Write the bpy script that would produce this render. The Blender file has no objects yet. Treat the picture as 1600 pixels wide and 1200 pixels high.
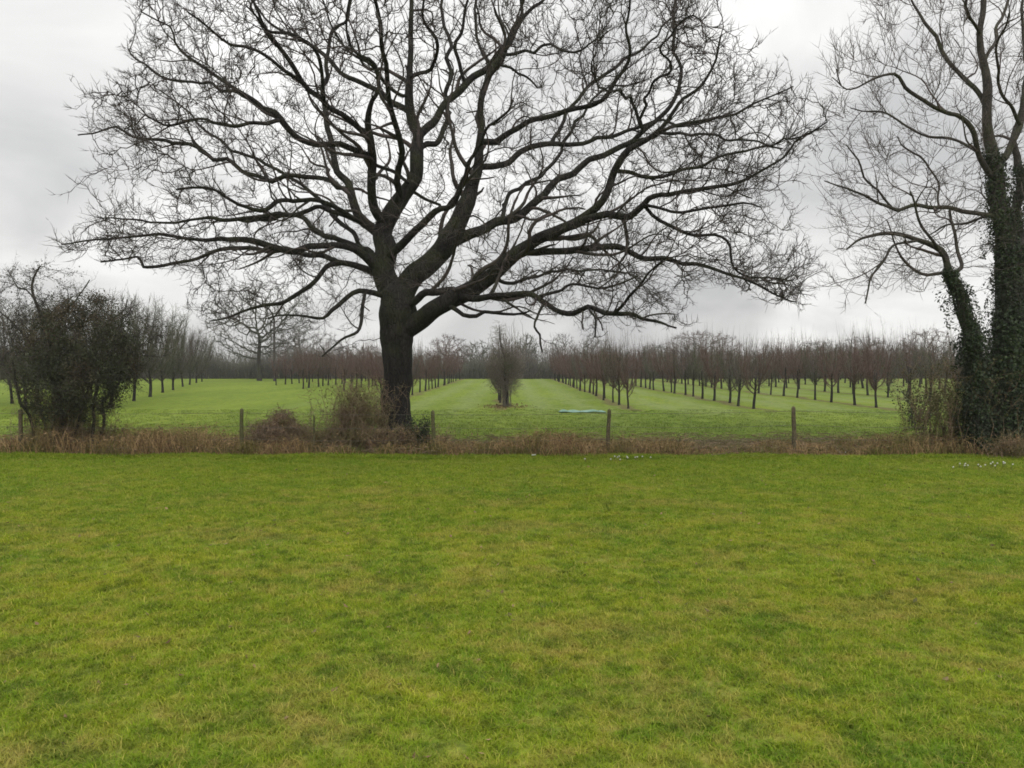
import bpy, math, random
import numpy as np
from mathutils import Vector, kdtree

random.seed(7)
rng = np.random.default_rng(7)
sc = bpy.context.scene
col = sc.collection

# ------------------------------------------------------------------ camera
CAM_H, F, PITCH = 1.70, 1208.0, math.atan(33.0 / 1208.0)
cd = bpy.data.cameras.new('camera')
cd.sensor_width = 36.0
cd.lens = 36.0 * F / 1600.0
cd.clip_start, cd.clip_end = 0.05, 6000.0
cam = bpy.data.objects.new('camera', cd)
cam.location = (0, 0, CAM_H)
cam.rotation_euler = (math.radians(90) - PITCH, 0, 0)
col.objects.link(cam)
sc.camera = cam

# ------------------------------------------------------------------ light
SUN_EL, SUN_AZ = math.radians(48), math.radians(165)    # high, behind the camera's left shoulder, veiled
world = bpy.data.worlds.new('World')
sc.world = world
world.use_nodes = True
wn, wl = world.node_tree.nodes, world.node_tree.links
wn.clear()


def wnode(t, **kw):
    n = wn.new(t)
    for k, v in kw.items():
        setattr(n, k, v)
    return n


wout = wnode('ShaderNodeOutputWorld')
sky = wnode('ShaderNodeTexSky', sky_type='NISHITA', sun_disc=False)
sky.sun_elevation, sky.sun_rotation = SUN_EL, SUN_AZ
sky.air_density, sky.dust_density = 1.0, 3.0
bgs = wnode('ShaderNodeBackground')
bgs.inputs['Strength'].default_value = 0.07
wl.new(sky.outputs[0], bgs.inputs['Color'])
tc = wnode('ShaderNodeTexCoord')
sep = wnode('ShaderNodeSeparateXYZ')
wl.new(tc.outputs['Generated'], sep.inputs[0])


def wmath(op, a, b=None, clamp=False):
    n = wnode('ShaderNodeMath', operation=op, use_clamp=clamp)
    for i, v in enumerate((a, b)):
        if v is None:
            continue
        if isinstance(v, (int, float)):
            n.inputs[i].default_value = v
        else:
            wl.new(v, n.inputs[i])
    return n.outputs[0]


zc = wmath('MAXIMUM', sep.outputs[2], 0.0)
den = wmath('ADD', zc, 0.40)
cx, cy = wmath('DIVIDE', sep.outputs[0], den), wmath('DIVIDE', sep.outputs[1], den)
comb = wnode('ShaderNodeCombineXYZ')
wl.new(cx, comb.inputs[0]); wl.new(cy, comb.inputs[1])
comb.inputs[2].default_value = 3.7
n1 = wnode('ShaderNodeTexNoise')
n1.inputs['Scale'].default_value = 2.3
n1.inputs['Detail'].default_value = 6
n1.inputs['Roughness'].default_value = 0.48
n1.inputs['Distortion'].default_value = 0.5
wl.new(comb.outputs[0], n1.inputs['Vector'])
ramp = wnode('ShaderNodeValToRGB')
cr = ramp.color_ramp
cr.elements[0].position, cr.elements[0].color = 0.34, (0.455, 0.455, 0.455, 1)
cr.elements[1].position, cr.elements[1].color = 0.66, (0.80, 0.795, 0.78, 1)
e = cr.elements.new(0.52); e.color = (0.625, 0.622, 0.612, 1)
wl.new(n1.outputs['Fac'], ramp.inputs['Fac'])
grad = wmath('ADD', wmath('MULTIPLY', wmath('MULTIPLY', zc, zc), 1.5), 0.96)         # an overcast sky is brighter overhead
bgc = wnode('ShaderNodeBackground')
wl.new(ramp.outputs['Color'], bgc.inputs['Color'])
wl.new(grad, bgc.inputs['Strength'])
mixw = wnode('ShaderNodeMixShader')
mixw.inputs[0].default_value = 0.94
wl.new(bgs.outputs[0], mixw.inputs[1]); wl.new(bgc.outputs[0], mixw.inputs[2])
wl.new(mixw.outputs[0], wout.inputs[0])

sd = bpy.data.lights.new('sun', 'SUN')
sd.energy, sd.angle, sd.color = 1.4, math.radians(40), (1.0, 0.97, 0.92)
sun = bpy.data.objects.new('sun', sd)
dirv = Vector((math.sin(SUN_AZ) * math.cos(SUN_EL), math.cos(SUN_AZ) * math.cos(SUN_EL), math.sin(SUN_EL)))
sun.rotation_euler = dirv.to_track_quat('Z', 'Y').to_euler()
sun.location = (0, -5, 30)
col.objects.link(sun)

sc.view_settings.view_transform = 'Standard'
sc.view_settings.look = 'None'
sc.view_settings.exposure = 0.40
sc.view_settings.gamma = 1.0
sc.view_settings.use_curve_mapping = False
sc.render.engine = 'CYCLES'
sc.cycles.use_denoising = True
sc.cycles.filter_width = 1.7
sc.cycles.max_bounces = 6
sc.cycles.transparent_max_bounces = 8

# ------------------------------------------------------------------ helpers
_cp, _sp = math.cos(PITCH), math.sin(PITCH)


def P(x, y, d):
    """point seen at pixel x, y of the 1600 px photograph, d metres in front of the camera"""
    u, v = (x - 800) / F, (600 - y) / F
    dy, dz = _cp + v * _sp, -_sp + v * _cp
    s = d / dy
    return np.array([u * s, d, CAM_H + dz * s])


def proj(p):
    p = np.asarray(p, float)
    X, Y, Z = p[..., 0], p[..., 1], p[..., 2] - CAM_H
    zf = Y * _cp - Z * _sp
    v = (Y * _sp + Z * _cp) / zf
    return np.stack([800 + F * X / zf, 600 - F * v], -1)


def gz(x, y):
    x, y = np.asarray(x, float), np.asarray(y, float)
    s = 0.018 * np.sin(x * 0.9 + 1.3) * np.sin(y * 0.7) + 0.012 * np.sin(x * 2.3 + y * 1.1) + 0.02 * np.sin(y * 0.31 + x * 0.17)
    dip = -0.10 * np.exp(-((y - 15.4) / 0.7) ** 2)
    return s * np.clip(1 - y / 120, 0, 1) + dip


def ground_at(x, y, H=CAM_H):
    """world x, y of the ground seen at pixel x, y"""
    u, v = (x - 800) / F, (600 - y) / F
    dy, dz = _cp + v * _sp, -_sp + v * _cp
    s = -CAM_H / dz
    return u * s, dy * s


def mesh_from(name, verts, quads=None, tris=None, mats=(), midx=None, smooth=True, vcol=None):
    me = bpy.data.meshes.new(name)
    verts = np.asarray(verts, np.float32).reshape(-1, 3)
    q = np.asarray(quads if quads is not None else [], np.int32).reshape(-1, 4)
    t = np.asarray(tris if tris is not None else [], np.int32).reshape(-1, 3)
    me.vertices.add(len(verts)); me.vertices.foreach_set('co', verts.ravel())
    nl = q.size + t.size
    me.loops.add(nl)
    me.loops.foreach_set('vertex_index', np.concatenate([q.ravel(), t.ravel()]).astype(np.int32))
    me.polygons.add(len(q) + len(t))
    st = np.concatenate([np.arange(len(q)) * 4, q.size + np.arange(len(t)) * 3]).astype(np.int32)
    me.polygons.foreach_set('loop_start', st)
    me.polygons.foreach_set('use_smooth', np.full(len(q) + len(t), smooth))
    for m in mats:
        me.materials.append(m)
    if midx is not None:
        me.polygons.foreach_set('material_index', np.asarray(midx, np.int32))
    if vcol is not None:
        a = me.attributes.new('var', 'FLOAT', 'POINT')
        a.data.foreach_set('value', np.asarray(vcol, np.float32))
    me.update(calc_edges=True)
    me.validate()
    return me


def link(name, me, parent=None):
    o = bpy.data.objects.new(name, me)
    col.objects.link(o)
    if parent is not None:
        o.parent = parent
    return o


def tag(o, label=None, cat=None, group=None, kind=None):
    if label: o['label'] = label
    if cat: o['category'] = cat
    if group: o['group'] = group
    if kind: o['kind'] = kind
    return o


def empty(name, loc=(0, 0, 0), rz=0.0, s=1.0):
    o = bpy.data.objects.new(name, None)
    o.empty_display_size = 0.2
    o.location = loc
    o.rotation_euler = (0, 0, rz)
    o.scale = (s, s, s)
    col.objects.link(o)
    return o


def norm(v):
    return v / np.maximum(np.linalg.norm(v, axis=-1, keepdims=True), 1e-9)


def rand_dir(n):
    v = rng.normal(size=(n, 3))
    return norm(v)


class Acc:
    """collects vertex and face arrays into one mesh"""
    def __init__(self):
        self.v, self.q, self.t, self.c, self.n = [], [], [], [], 0

    def add(self, v, q=None, t=None, c=None):
        v = np.asarray(v, float).reshape(-1, 3)
        self.v.append(v)
        if q is not None and len(q): self.q.append(np.asarray(q).reshape(-1, 4) + self.n)
        if t is not None and len(t): self.t.append(np.asarray(t).reshape(-1, 3) + self.n)
        self.c.append(np.full(len(v), 0.5) if c is None else np.asarray(c, float).ravel())
        self.n += len(v)

    def tubes(self, Pt, R, sides=3, tip=True):
        """Pt (N,K,3), R (N,K): N tubes of K rings, the last ring a point when tip"""
        Pt, R = np.asarray(Pt, float), np.asarray(R, float)
        N, K = Pt.shape[:2]
        if N == 0: return
        d = norm(Pt[:, -1] - Pt[:, 0])
        ref = np.where(np.abs(d[:, 2:3]) < 0.9, np.array([[0, 0, 1.0]]), np.array([[1.0, 0, 0]]))
        a = norm(np.cross(d, ref)); b = np.cross(d, a)
        ang = np.arange(sides) / sides * 2 * math.pi
        ring = a[:, None, :] * np.cos(ang)[None, :, None] + b[:, None, :] * np.sin(ang)[None, :, None]
        KR = K - 1 if tip else K
        v = Pt[:, :KR, None, :] + ring[:, None] * R[:, :KR, None, None]
        v = v.reshape(N, KR * sides, 3)
        per = KR * sides
        if tip:
            v = np.concatenate([v, Pt[:, -1:, :]], 1); per += 1
        base = (np.arange(N) * per)[:, None]
        s = np.arange(sides); s2 = (s + 1) % sides
        quads = []
        for k in range(KR - 1):
            f = np.stack([k * sides + s, k * sides + s2, (k + 1) * sides + s2, (k + 1) * sides + s], -1)
            quads.append((base[:, :, None] + f[None]).reshape(-1, 4))
        tr = None
        if tip:
            f = np.stack([(KR - 1) * sides + s, (KR - 1) * sides + s2, np.full(sides, per - 1)], -1)
            tr = (base[:, :, None] + f[None]).reshape(-1, 3)
        var = np.repeat(rng.random(N), per)
        self.add(v.reshape(-1, 3), np.concatenate(quads) if quads else None, tr, var)

    def leaves(self, pts, size, nrm=None, aspect=0.6):
        """small folded pointed leaves: two triangles each"""
        pts = np.asarray(pts, float); N = len(pts)
        if N == 0: return
        d = rand_dir(N); d[:, 2] -= 0.3; d = norm(d)
        n = rand_dir(N) if nrm is None else norm(nrm + 0.6 * rand_dir(N))
        d = norm(d - n * (d * n).sum(1, keepdims=True))
        s = np.cross(n, d)
        L = np.asarray(size if np.ndim(size) else np.full(N, size))[:, None] * (0.6 + 0.8 * rng.random((N, 1)))
        v = np.stack([pts, pts + d * L * 0.5 + s * L * aspect * 0.5 - n * L * 0.12,
                      pts + d * L, pts + d * L * 0.5 - s * L * aspect * 0.5 - n * L * 0.12], 1)
        i = np.arange(N)[:, None] * 4
        t = np.concatenate([i + np.array([0, 1, 2]), i + np.array([0, 2, 3])])
        self.add(v.reshape(-1, 3), None, t, np.repeat(rng.random(N), 4))

    def mesh(self, name, mat, smooth=True):
        V = np.concatenate(self.v)
        Q = np.concatenate(self.q) if self.q else None
        T = np.concatenate(self.t) if self.t else None
        return mesh_from(name, V, Q, T, [mat], smooth=smooth, vcol=np.concatenate(self.c))


def sweep(acc, pts, rad, sides=10, rough=0.0, seed=0.0, tip=True):
    """one continuous tapering tube along a polyline, lumpy when rough > 0"""
    pts = np.asarray(pts, float); rad = np.asarray(rad, float); K = len(pts)
    T = norm(np.gradient(pts, axis=0))
    ref = np.array([0, 0, 1.0]) if abs(T[0][2]) < 0.9 else np.array([1.0, 0, 0])
    a = norm(np.cross(T[0], ref)[None])[0]
    ang = np.arange(sides) / sides * 2 * math.pi
    V = []
    for k in range(K):
        a = a - T[k] * a.dot(T[k]); a = a / np.linalg.norm(a)
        b = np.cross(T[k], a)
        r = rad[k] * (1 + rough * (np.sin(ang * 3 + seed + k * 0.35) * 0.5 + np.sin(ang * 5 - k * 0.23 + seed * 2) * 0.4
                                   + np.sin(k * 0.9 + seed * 3) * 0.35 + rng.normal(size=sides) * 0.18))
        V.append(pts[k] + np.outer(np.cos(ang) * r, a) + np.outer(np.sin(ang) * r, b))
    V = np.concatenate(V)
    s = np.arange(sides); s2 = (s + 1) % sides
    q = np.concatenate([np.stack([k * sides + s, k * sides + s2, (k + 1) * sides + s2, (k + 1) * sides + s], -1) for k in range(K - 1)])
    t = None
    if tip:
        V = np.concatenate([V, pts[-1:] + T[-1:] * rad[-1]])
        t = np.stack([(K - 1) * sides + s, (K - 1) * sides + s2, np.full(sides, K * sides)], -1)
    acc.add(V, q, t)


def catmull(pts, step):
    pts = np.asarray(pts, float)
    p = np.concatenate([pts[:1] * 2 - pts[1:2], pts, pts[-1:] * 2 - pts[-2:-1]])
    out = []
    for i in range(1, len(p) - 2):
        L = np.linalg.norm(p[i + 1][:3] - p[i][:3])
        n = max(1, int(round(L / step)))
        for k in range(n):
            t = k / n
            out.append(0.5 * ((2 * p[i]) + (-p[i - 1] + p[i + 1]) * t + (2 * p[i - 1] - 5 * p[i] + 4 * p[i + 1] - p[i + 2]) * t * t
                              + (-p[i - 1] + 3 * p[i] - 3 * p[i + 1] + p[i + 2]) * t ** 3))
    out.append(p[-2])
    return np.array(out)


def in_poly(pt, poly):
    x, y = pt[:, 0], pt[:, 1]
    r = np.zeros(len(pt), bool)
    n = len(poly)
    for i in range(n):
        x1, y1 = poly[i]; x2, y2 = poly[(i + 1) % n]
        c = ((y1 > y) != (y2 > y)) & (x < (x2 - x1) * (y - y1) / (y2 - y1 + 1e-12) + x1)
        r ^= c
    return r


def colonize(nodes, parents, A, step, kill, reach, iters, wig=0.18, up=0.0, out=0.0, ctr=(0, 0, 0)):
    """grow a branch graph towards the points A (space colonisation)"""
    pos = [Vector(p) for p in nodes]; par = list(parents)
    A = np.asarray(A, float); nA = len(A)
    best = np.full(nA, 1e9); who = np.full(nA, -1)
    alive = np.ones(nA, bool)
    new = list(range(len(pos)))
    kids = {}
    AV = [Vector(a) for a in A]
    for it in range(iters):
        kd = kdtree.KDTree(len(new))
        for j, i in enumerate(new):
            kd.insert(pos[i], j)
        kd.balance()
        for a in np.nonzero(alive)[0]:
            c, j, d = kd.find(AV[a])
            if d < best[a]:
                best[a] = d; who[a] = new[j]
        alive &= best > kill
        act = np.nonzero(alive & (best < reach))[0]
        if len(act) == 0: break
        P0 = np.array([pos[i][:] for i in who[act]])
        D = norm(A[act] - P0)
        ids, inv = np.unique(who[act], return_inverse=True)
        S = np.zeros((len(ids), 3)); np.add.at(S, inv, D)
        S = norm(S); S[:, 2] += up
        if out:
            S = S + out * norm(np.array([pos[int(i)][:] for i in ids]) - np.asarray(ctr))
        S = norm(S + wig * rng.normal(size=S.shape))
        new = []
        for k, i in enumerate(ids):
            i = int(i); s = Vector(S[k]); ks = kids.setdefault(i, [])
            if any(s.dot(o) > 0.90 for o in ks) or len(ks) >= 4:
                sel = act[inv == k]; 
                if len(ks) >= 2: alive[sel] = False
                else: alive[sel[rng.random(len(sel)) < 0.5]] = False
                continue
            ks.append(s)
            pos.append(pos[i] + s * (step * random.uniform(0.8, 1.2))); par.append(i); new.append(len(pos) - 1)
        if not new: break
    return np.array([p[:] for p in pos]), np.array(par)


def graph_radii(par, n0, r_tip, expo, fixed=None):
    n = len(par); acc = np.zeros(n)
    for i in range(n - 1, -1, -1):
        if acc[i] == 0: acc[i] = r_tip ** expo
        if par[i] >= 0 and i >= n0: acc[par[i]] += acc[i]
    return acc ** (1 / expo)


def twigs(acc, base, d, n_sub=2, L=(0.2, 0.45), r=0.003, spread=0.8, up=0.35, droop=0.0):
    N = len(base)
    D = norm(d + spread * rng.normal(size=(N, 3)) * 0.6 + np.array([0, 0, up]))
    ln = rng.uniform(L[0], L[1], (N, 1))
    D2 = norm(D + 0.35 * rng.normal(size=(N, 3)) + np.array([0, 0, up * 0.6 - droop]))
    p1 = base + D * ln * 0.5; p2 = p1 + D2 * ln * 0.5
    acc.tubes(np.stack([base, p1, p2], 1), np.stack([np.full(N, r), np.full(N, r * 0.75), np.full(N, r * .3)], 1), 3, True)
    for k in range(n_sub):
        t = rng.uniform(0.15, 0.95, (N, 1))
        b = np.where(t < 0.5, base + (p1 - base) * t * 2, p1 + (p2 - p1) * (t * 2 - 1))
        Ds = norm(D2 + 0.75 * rng.normal(size=(N, 3)) + np.array([0, 0, up * 0.5]))
        e = b + Ds * ln * rng.uniform(0.25, 0.55, (N, 1))
        acc.tubes(np.stack([b, e], 1), np.stack([np.full(N, r * 0.75), np.full(N, r * .3)], 1), 3, True)


# ------------------------------------------------------------------ materials
def new_mat(name):
    m = bpy.data.materials.new(name); m.use_nodes = True
    nt = m.node_tree; nt.nodes.clear()
    return m, nt


class NT:
    def __init__(self, nt):
        self.nt = nt

    def n(self, t, ins=None, **kw):
        nd = self.nt.nodes.new(t)
        for k, v in kw.items(): setattr(nd, k, v)
        for k, v in (ins or {}).items():
            s = nd.inputs[k]
            if hasattr(v, 'is_linked') or isinstance(v, bpy.types.NodeSocket): self.nt.links.new(v, s)
            else: s.default_value = v
        return nd

    def m(self, op, a, b=0.0, clamp=False):
        return self.n('ShaderNodeMath', {0: a, 1: b}, operation=op, use_clamp=clamp).outputs[0]

    def mix(self, f, a, b, bt='MIX'):
        return self.n('ShaderNodeMix', {0: f, 6: a, 7: b}, data_type='RGBA', blend_type=bt).outputs[2]

    def noise(self, vec, scale, detail=3, rough=0.5, dist=0.0):
        return self.n('ShaderNodeTexNoise', {'Vector': vec, 'Scale': scale, 'Detail': detail, 'Roughness': rough, 'Distortion': dist}).outputs['Fac']

    def step(self, v, lo, hi):
        return self.n('ShaderNodeMapRange', {0: v, 1: lo, 2: hi, 3: 0.0, 4: 1.0}, clamp=True).outputs[0]


def c4(r, g, b): return (r, g, b, 1)


def bark_mat(name, base, dark, moss=None, moss_amt=0.0, scale=9.0, bump=0.6):
    m, nt = new_mat(name); N = NT(nt)
    geo = N.n('ShaderNodeNewGeometry')
    mp = N.n('ShaderNodeMapping', {'Vector': geo.outputs['Position'], 'Scale': (1, 1, 0.28)})
    a = N.noise(mp.outputs[0], scale, 5, 0.65, 0.4)
    vor = N.n('ShaderNodeTexVoronoi', {'Vector': mp.outputs[0], 'Scale': scale * 2.2}, feature='DISTANCE_TO_EDGE').outputs['Distance']
    crack = N.step(vor, 0.0, 0.16)
    colr = N.mix(N.step(a, 0.35, 0.68), c4(*dark), c4(*base))
    colr = N.mix(N.m('MULTIPLY', N.m('SUBTRACT', 1.0, crack), 0.7), colr, c4(*[x * 0.45 for x in dark]))
    if moss:
        ms = N.noise(geo.outputs['Position'], 1.7, 4, 0.6)
        colr = N.mix(N.m('MULTIPLY', N.step(ms, 0.47, 0.62), moss_amt), colr, c4(*moss))
    h = N.m('ADD', N.m('MULTIPLY', crack, 0.6), a)
    bp = N.n('ShaderNodeBump', {'Height': h, 'Strength': bump, 'Distance': 0.03})
    b = N.n('ShaderNodeBsdfPrincipled', {'Base Color': colr, 'Roughness': 0.9, 'Normal': bp.outputs[0]})
    b.inputs['Specular IOR Level'].default_value = 0.2
    o = N.n('ShaderNodeOutputMaterial', {'Surface': b.outputs[0]})
    return m


def plant_mat(name, c1, c2, c3=None, transl=0.0, rough=0.8, spec=0.15, nscale=1.5):
    m, nt = new_mat(name); N = NT(nt)
    at = N.n('ShaderNodeAttribute', attribute_name='var').outputs['Fac']
    geo = N.n('ShaderNodeNewGeometry')
    colr = N.mix(at, c4(*c1), c4(*c2))
    if c3:
        colr = N.mix(N.step(N.noise(geo.outputs['Position'], nscale, 3), 0.45, 0.65), colr, c4(*c3))
    b = N.n('ShaderNodeBsdfPrincipled', {'Base Color': colr, 'Roughness': rough})
    b.inputs['Specular IOR Level'].default_value = spec
    s = b.outputs[0]
    if transl > 0:
        t = N.n('ShaderNodeBsdfTranslucent', {'Color': colr})
        s = N.n('ShaderNodeMixShader', {0: transl, 1: s, 2: t.outputs[0]}).outputs[0]
    N.n('ShaderNodeOutputMaterial', {'Surface': s})
    return m


def lawn_color(N, blade):
    geo = N.n('ShaderNodeNewGeometry').outputs['Position']
    big = N.noise(geo, 0.55, 5, 0.62, 0.4)
    mid = N.noise(N.n('ShaderNodeMapping', {'Vector': geo, 'Location': (13, 7, 3)}).outputs[0], 1.9, 6, 0.72, 0.6)
    sm = N.noise(N.n('ShaderNodeMapping', {'Vector': geo, 'Location': (3, 27, 1)}).outputs[0], 6.5, 4, 0.65)
    fine = N.noise(geo, 34, 3, 0.7)
    g1, g2, yl, th, dk = (0.133, 0.238, 0.012), (0.215, 0.305, 0.014), (0.320, 0.345, 0.019), (0.37, 0.275, 0.085), (0.062, 0.100, 0.011)
    colr = N.mix(N.step(big, 0.38, 0.62), c4(*g1), c4(*g2))
    colr = N.mix(N.m('MULTIPLY', N.step(mid, 0.42, 0.66), 0.75), colr, c4(*yl))
    pt = N.noise(N.n('ShaderNodeMapping', {'Vector': geo, 'Location': (31, 5, 9), 'Scale': (0.8, 1.25, 1)}).outputs[0], 1.0, 6, 0.72, 0.5)
    colr = N.mix(N.m('MULTIPLY', N.step(pt, 0.49, 0.66), 0.55), colr, c4(*th))
    colr = N.mix(N.m('MULTIPLY', N.step(N.m('SUBTRACT', 1.0, pt), 0.53, 0.68), 0.45), colr, c4(0.085, 0.165, 0.012))
    colr = N.mix(N.m('MULTIPLY', N.step(sm, 0.50, 0.70), 0.55), colr, c4(*th))
    colr = N.mix(N.m('MULTIPLY', N.step(N.m('SUBTRACT', 1.0, sm), 0.50, 0.65), 0.64), colr, c4(*dk))
    # greener, thicker grass towards the hedge
    sy = N.n('ShaderNodeSeparateXYZ', {0: geo}).outputs[1]
    far = N.m('MULTIPLY', N.step(sy, 7.0, 13.0), 0.5)
    colr = N.mix(far, colr, c4(0.142, 0.244, 0.012))
    if blade:
        at = N.n('ShaderNodeAttribute', attribute_name='var').outputs['Fac']
        colr = N.mix(N.m('MULTIPLY', N.step(at, 0.80, 0.95), 0.6), colr, c4(0.38, 0.32, 0.085))
        colr = N.mix(1.0, colr, N.n('ShaderNodeMapRange', {0: at, 1: 0.0, 2: 0.8, 3: 0.85, 4: 1.25}).outputs[0], 'MULTIPLY')
    else:
        colr = N.mix(N.m('MULTIPLY', N.step(fine, 0.40, 0.75), 0.5), colr, c4(0.060, 0.065, 0.02))
        colr = N.mix(0.35, colr, c4(0.085, 0.080, 0.028))
    return colr, geo, fine


def lawn_mats():
    m, nt = new_mat('lawn_soil_and_thatch'); N = NT(nt)
    colr, geo, fine = lawn_color(N, False)
    bp = N.n('ShaderNodeBump', {'Height': fine, 'Strength': 0.5, 'Distance': 0.02})
    b = N.n('ShaderNodeBsdfPrincipled', {'Base Color': colr, 'Roughness': 0.95, 'Normal': bp.outputs[0]})
    b.inputs['Specular IOR Level'].default_value = 0.1
    N.n('ShaderNodeOutputMaterial', {'Surface': b.outputs[0]})
    m2, nt = new_mat('grass_blades'); N = NT(nt)
    colr, geo, fine = lawn_color(N, True)
    b = N.n('ShaderNodeBsdfPrincipled', {'Base Color': colr, 'Roughness': 0.6})
    b.inputs['Specular IOR Level'].default_value = 0.10
    t = N.n('ShaderNodeBsdfTranslucent', {'Color': colr})
    s = N.n('ShaderNodeMixShader', {0: 0.42, 1: b.outputs[0], 2: t.outputs[0]})
    N.n('ShaderNodeOutputMaterial', {'Surface': s.outputs[0]})
    return m, m2


ROW_X0, ROW_DX = -0.45, 4.8


def field_mats():
    out = []
    for blade in (False, True):
        m, nt = new_mat('field_grass_blades' if blade else 'field_turf'); N = NT(nt)
        geo = N.n('ShaderNodeNewGeometry').outputs['Position']
        sp = N.n('ShaderNodeSeparateXYZ', {0: geo})
        X, Y = sp.outputs[0], sp.outputs[1]
        mp = N.n('ShaderNodeMapping', {'Vector': geo, 'Scale': (1.0, 0.30, 1)}).outputs[0]
        big = N.noise(mp, 0.22, 4, 0.6, 0.4)
        mid = N.noise(mp, 1.3, 6, 0.7, 0.3)
        g1, g2, pale, dk = (0.105, 0.156, 0.014), (0.145, 0.195, 0.020), (0.170, 0.205, 0.085), (0.068, 0.098, 0.015)
        colr = N.mix(N.step(big, 0.38, 0.62), c4(*g1), c4(*g2))
        colr = N.mix(N.m('MULTIPLY', N.step(mid, 0.5, 0.7), 0.5), colr, c4(*dk))
        # pale, worn alleys between the rows, thicker from about 22 m on
        wob = N.m('MULTIPLY', N.noise(geo, 0.35, 2), 1.6)
        ph = N.m('FRACT', N.m('DIVIDE', N.m('ADD', N.m('SUBTRACT', N.m('ADD', X, wob), 0.8 + ROW_X0 - 480), 0.0), ROW_DX))
        dist = N.m('ABSOLUTE', N.m('SUBTRACT', ph, 0.5))            # 0 in an alley's middle, 0.5 at a row
        alley = N.m('SUBTRACT', 1.0, N.step(N.m('ABSOLUTE', N.m('SUBTRACT', dist, 0.18)), 0.02, 0.16))
        pf = N.m('MULTIPLY', N.m('MULTIPLY', alley, N.step(Y, 23, 30)), N.m('ADD', N.m('MULTIPLY', N.noise(mp, 2.2, 3), 0.9), 0.0))
        colr = N.mix(N.m('MULTIPLY', pf, N.step(X, -12, -4)), colr, c4(*pale))
        pn = N.m('MULTIPLY', N.step(N.noise(mp, 0.5, 4, 0.7), 0.50, 0.68), N.m('MULTIPLY', N.step(Y, 19, 27), 0.55))
        colr = N.mix(N.m('MULTIPLY', pn, N.step(X, -4, 3)), colr, c4(*pale))
        f3 = N.noise(mp, 5.0, 6, 0.75, 0.4)
        colr = N.mix(N.m('MULTIPLY', N.step(f3, 0.48, 0.66), 0.55), colr, c4(0.060, 0.088, 0.014))
        colr = N.mix(N.m('MULTIPLY', N.step(N.m('SUBTRACT', 1.0, f3), 0.50, 0.68), 0.40), colr, c4(0.19, 0.21, 0.055))
        # bare strips under the trees
        row = N.m('MULTIPLY', N.step(dist, 0.42, 0.47), N.step(Y, 26.5, 28.5))
        row = N.m('MULTIPLY', row, N.step(X, -8, -5))
        colr = N.mix(N.m('MULTIPLY', row, N.m('ADD', 0.35, N.m('MULTIPLY', mid, 0.7))), colr, c4(0.105, 0.075, 0.040))
        # brown bank under the hedge bottom
        bank = N.m('MULTIPLY', N.step(N.m('SUBTRACT', 17.6, Y), 0.0, 0.9), N.m('ADD', 0.55, N.m('MULTIPLY', mid, 0.6)), True)
        colr = N.mix(bank, colr, c4(0.095, 0.065, 0.038))
        if blade:
            at = N.n('ShaderNodeAttribute', attribute_name='var').outputs['Fac']
            colr = N.mix(1.0, colr, N.n('ShaderNodeMapRange', {0: at, 1: 0.0, 2: 1.0, 3: 1.0, 4: 1.9}).outputs[0], 'MULTIPLY')
            b = N.n('ShaderNodeBsdfPrincipled', {'Base Color': colr, 'Roughness': 0.65})
            t = N.n('ShaderNodeBsdfTranslucent', {'Color': colr})
            s = N.n('ShaderNodeMixShader', {0: 0.3, 1: b.outputs[0], 2: t.outputs[0]}).outputs[0]
        else:
            fine = N.noise(geo, 20, 3, 0.7)
            bp = N.n('ShaderNodeBump', {'Height': fine, 'Strength': 0.4, 'Distance': 0.03})
            b = N.n('ShaderNodeBsdfPrincipled', {'Base Color': colr, 'Roughness': 0.95, 'Normal': bp.outputs[0]})
            b.inputs['Specular IOR Level'].default_value = 0.1
            s = b.outputs[0]
        N.n('ShaderNodeOutputMaterial', {'Surface': s})
        out.append(m)
    return out


M_LAWN, M_BLADE = lawn_mats()
M_FIELD, M_FBLADE = field_mats()
M_OAK = bark_mat('oak_bark', (0.036, 0.032, 0.028), (0.012, 0.011, 0.010), (0.036, 0.042, 0.016), 0.5, 10, 0.9)
M_BARK = bark_mat('dark_bark', (0.085, 0.075, 0.065), (0.040, 0.035, 0.030), (0.055, 0.070, 0.025), 0.4, 16, 0.5)
M_TWIG = plant_mat('oak_twigs', (0.032, 0.027, 0.025), (0.070, 0.054, 0.050), (0.040, 0.038, 0.028))
M_ATWIG = plant_mat('ash_twigs', (0.060, 0.048, 0.045), (0.105, 0.082, 0.078), (0.075, 0.068, 0.055))
M_FRUIT = plant_mat('fruit_tree_twigs', (0.072, 0.048, 0.040), (0.125, 0.084, 0.070), (0.070, 0.058, 0.042), nscale=0.35)
M_FRUITG = plant_mat('mossy_fruit_tree_twigs', (0.055, 0.060, 0.040), (0.095, 0.090, 0.060), (0.075, 0.065, 0.055), nscale=0.5)
M_FBARK = bark_mat('fruit_tree_bark', (0.040, 0.035, 0.030), (0.018, 0.016, 0.014), (0.04, 0.05, 0.02), 0.4, 18, 0.4)
M_BUSHY = plant_mat('bushy_tree_twigs', (0.10, 0.088, 0.075), (0.19, 0.165, 0.14), (0.12, 0.115, 0.08))
M_FAR = plant_mat('far_twigs', (0.062, 0.056, 0.047), (0.100, 0.086, 0.074), (0.058, 0.062, 0.042), nscale=0.08)
M_IVY = plant_mat('ivy_leaves', (0.013, 0.027, 0.010), (0.040, 0.060, 0.018), (0.020, 0.030, 0.013), 0.10, 0.55, 0.25)
M_EVER = plant_mat('dark_evergreen_leaves', (0.026, 0.036, 0.017), (0.058, 0.066, 0.030), (0.075, 0.056, 0.034), 0.15, 0.55, 0.3)
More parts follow.
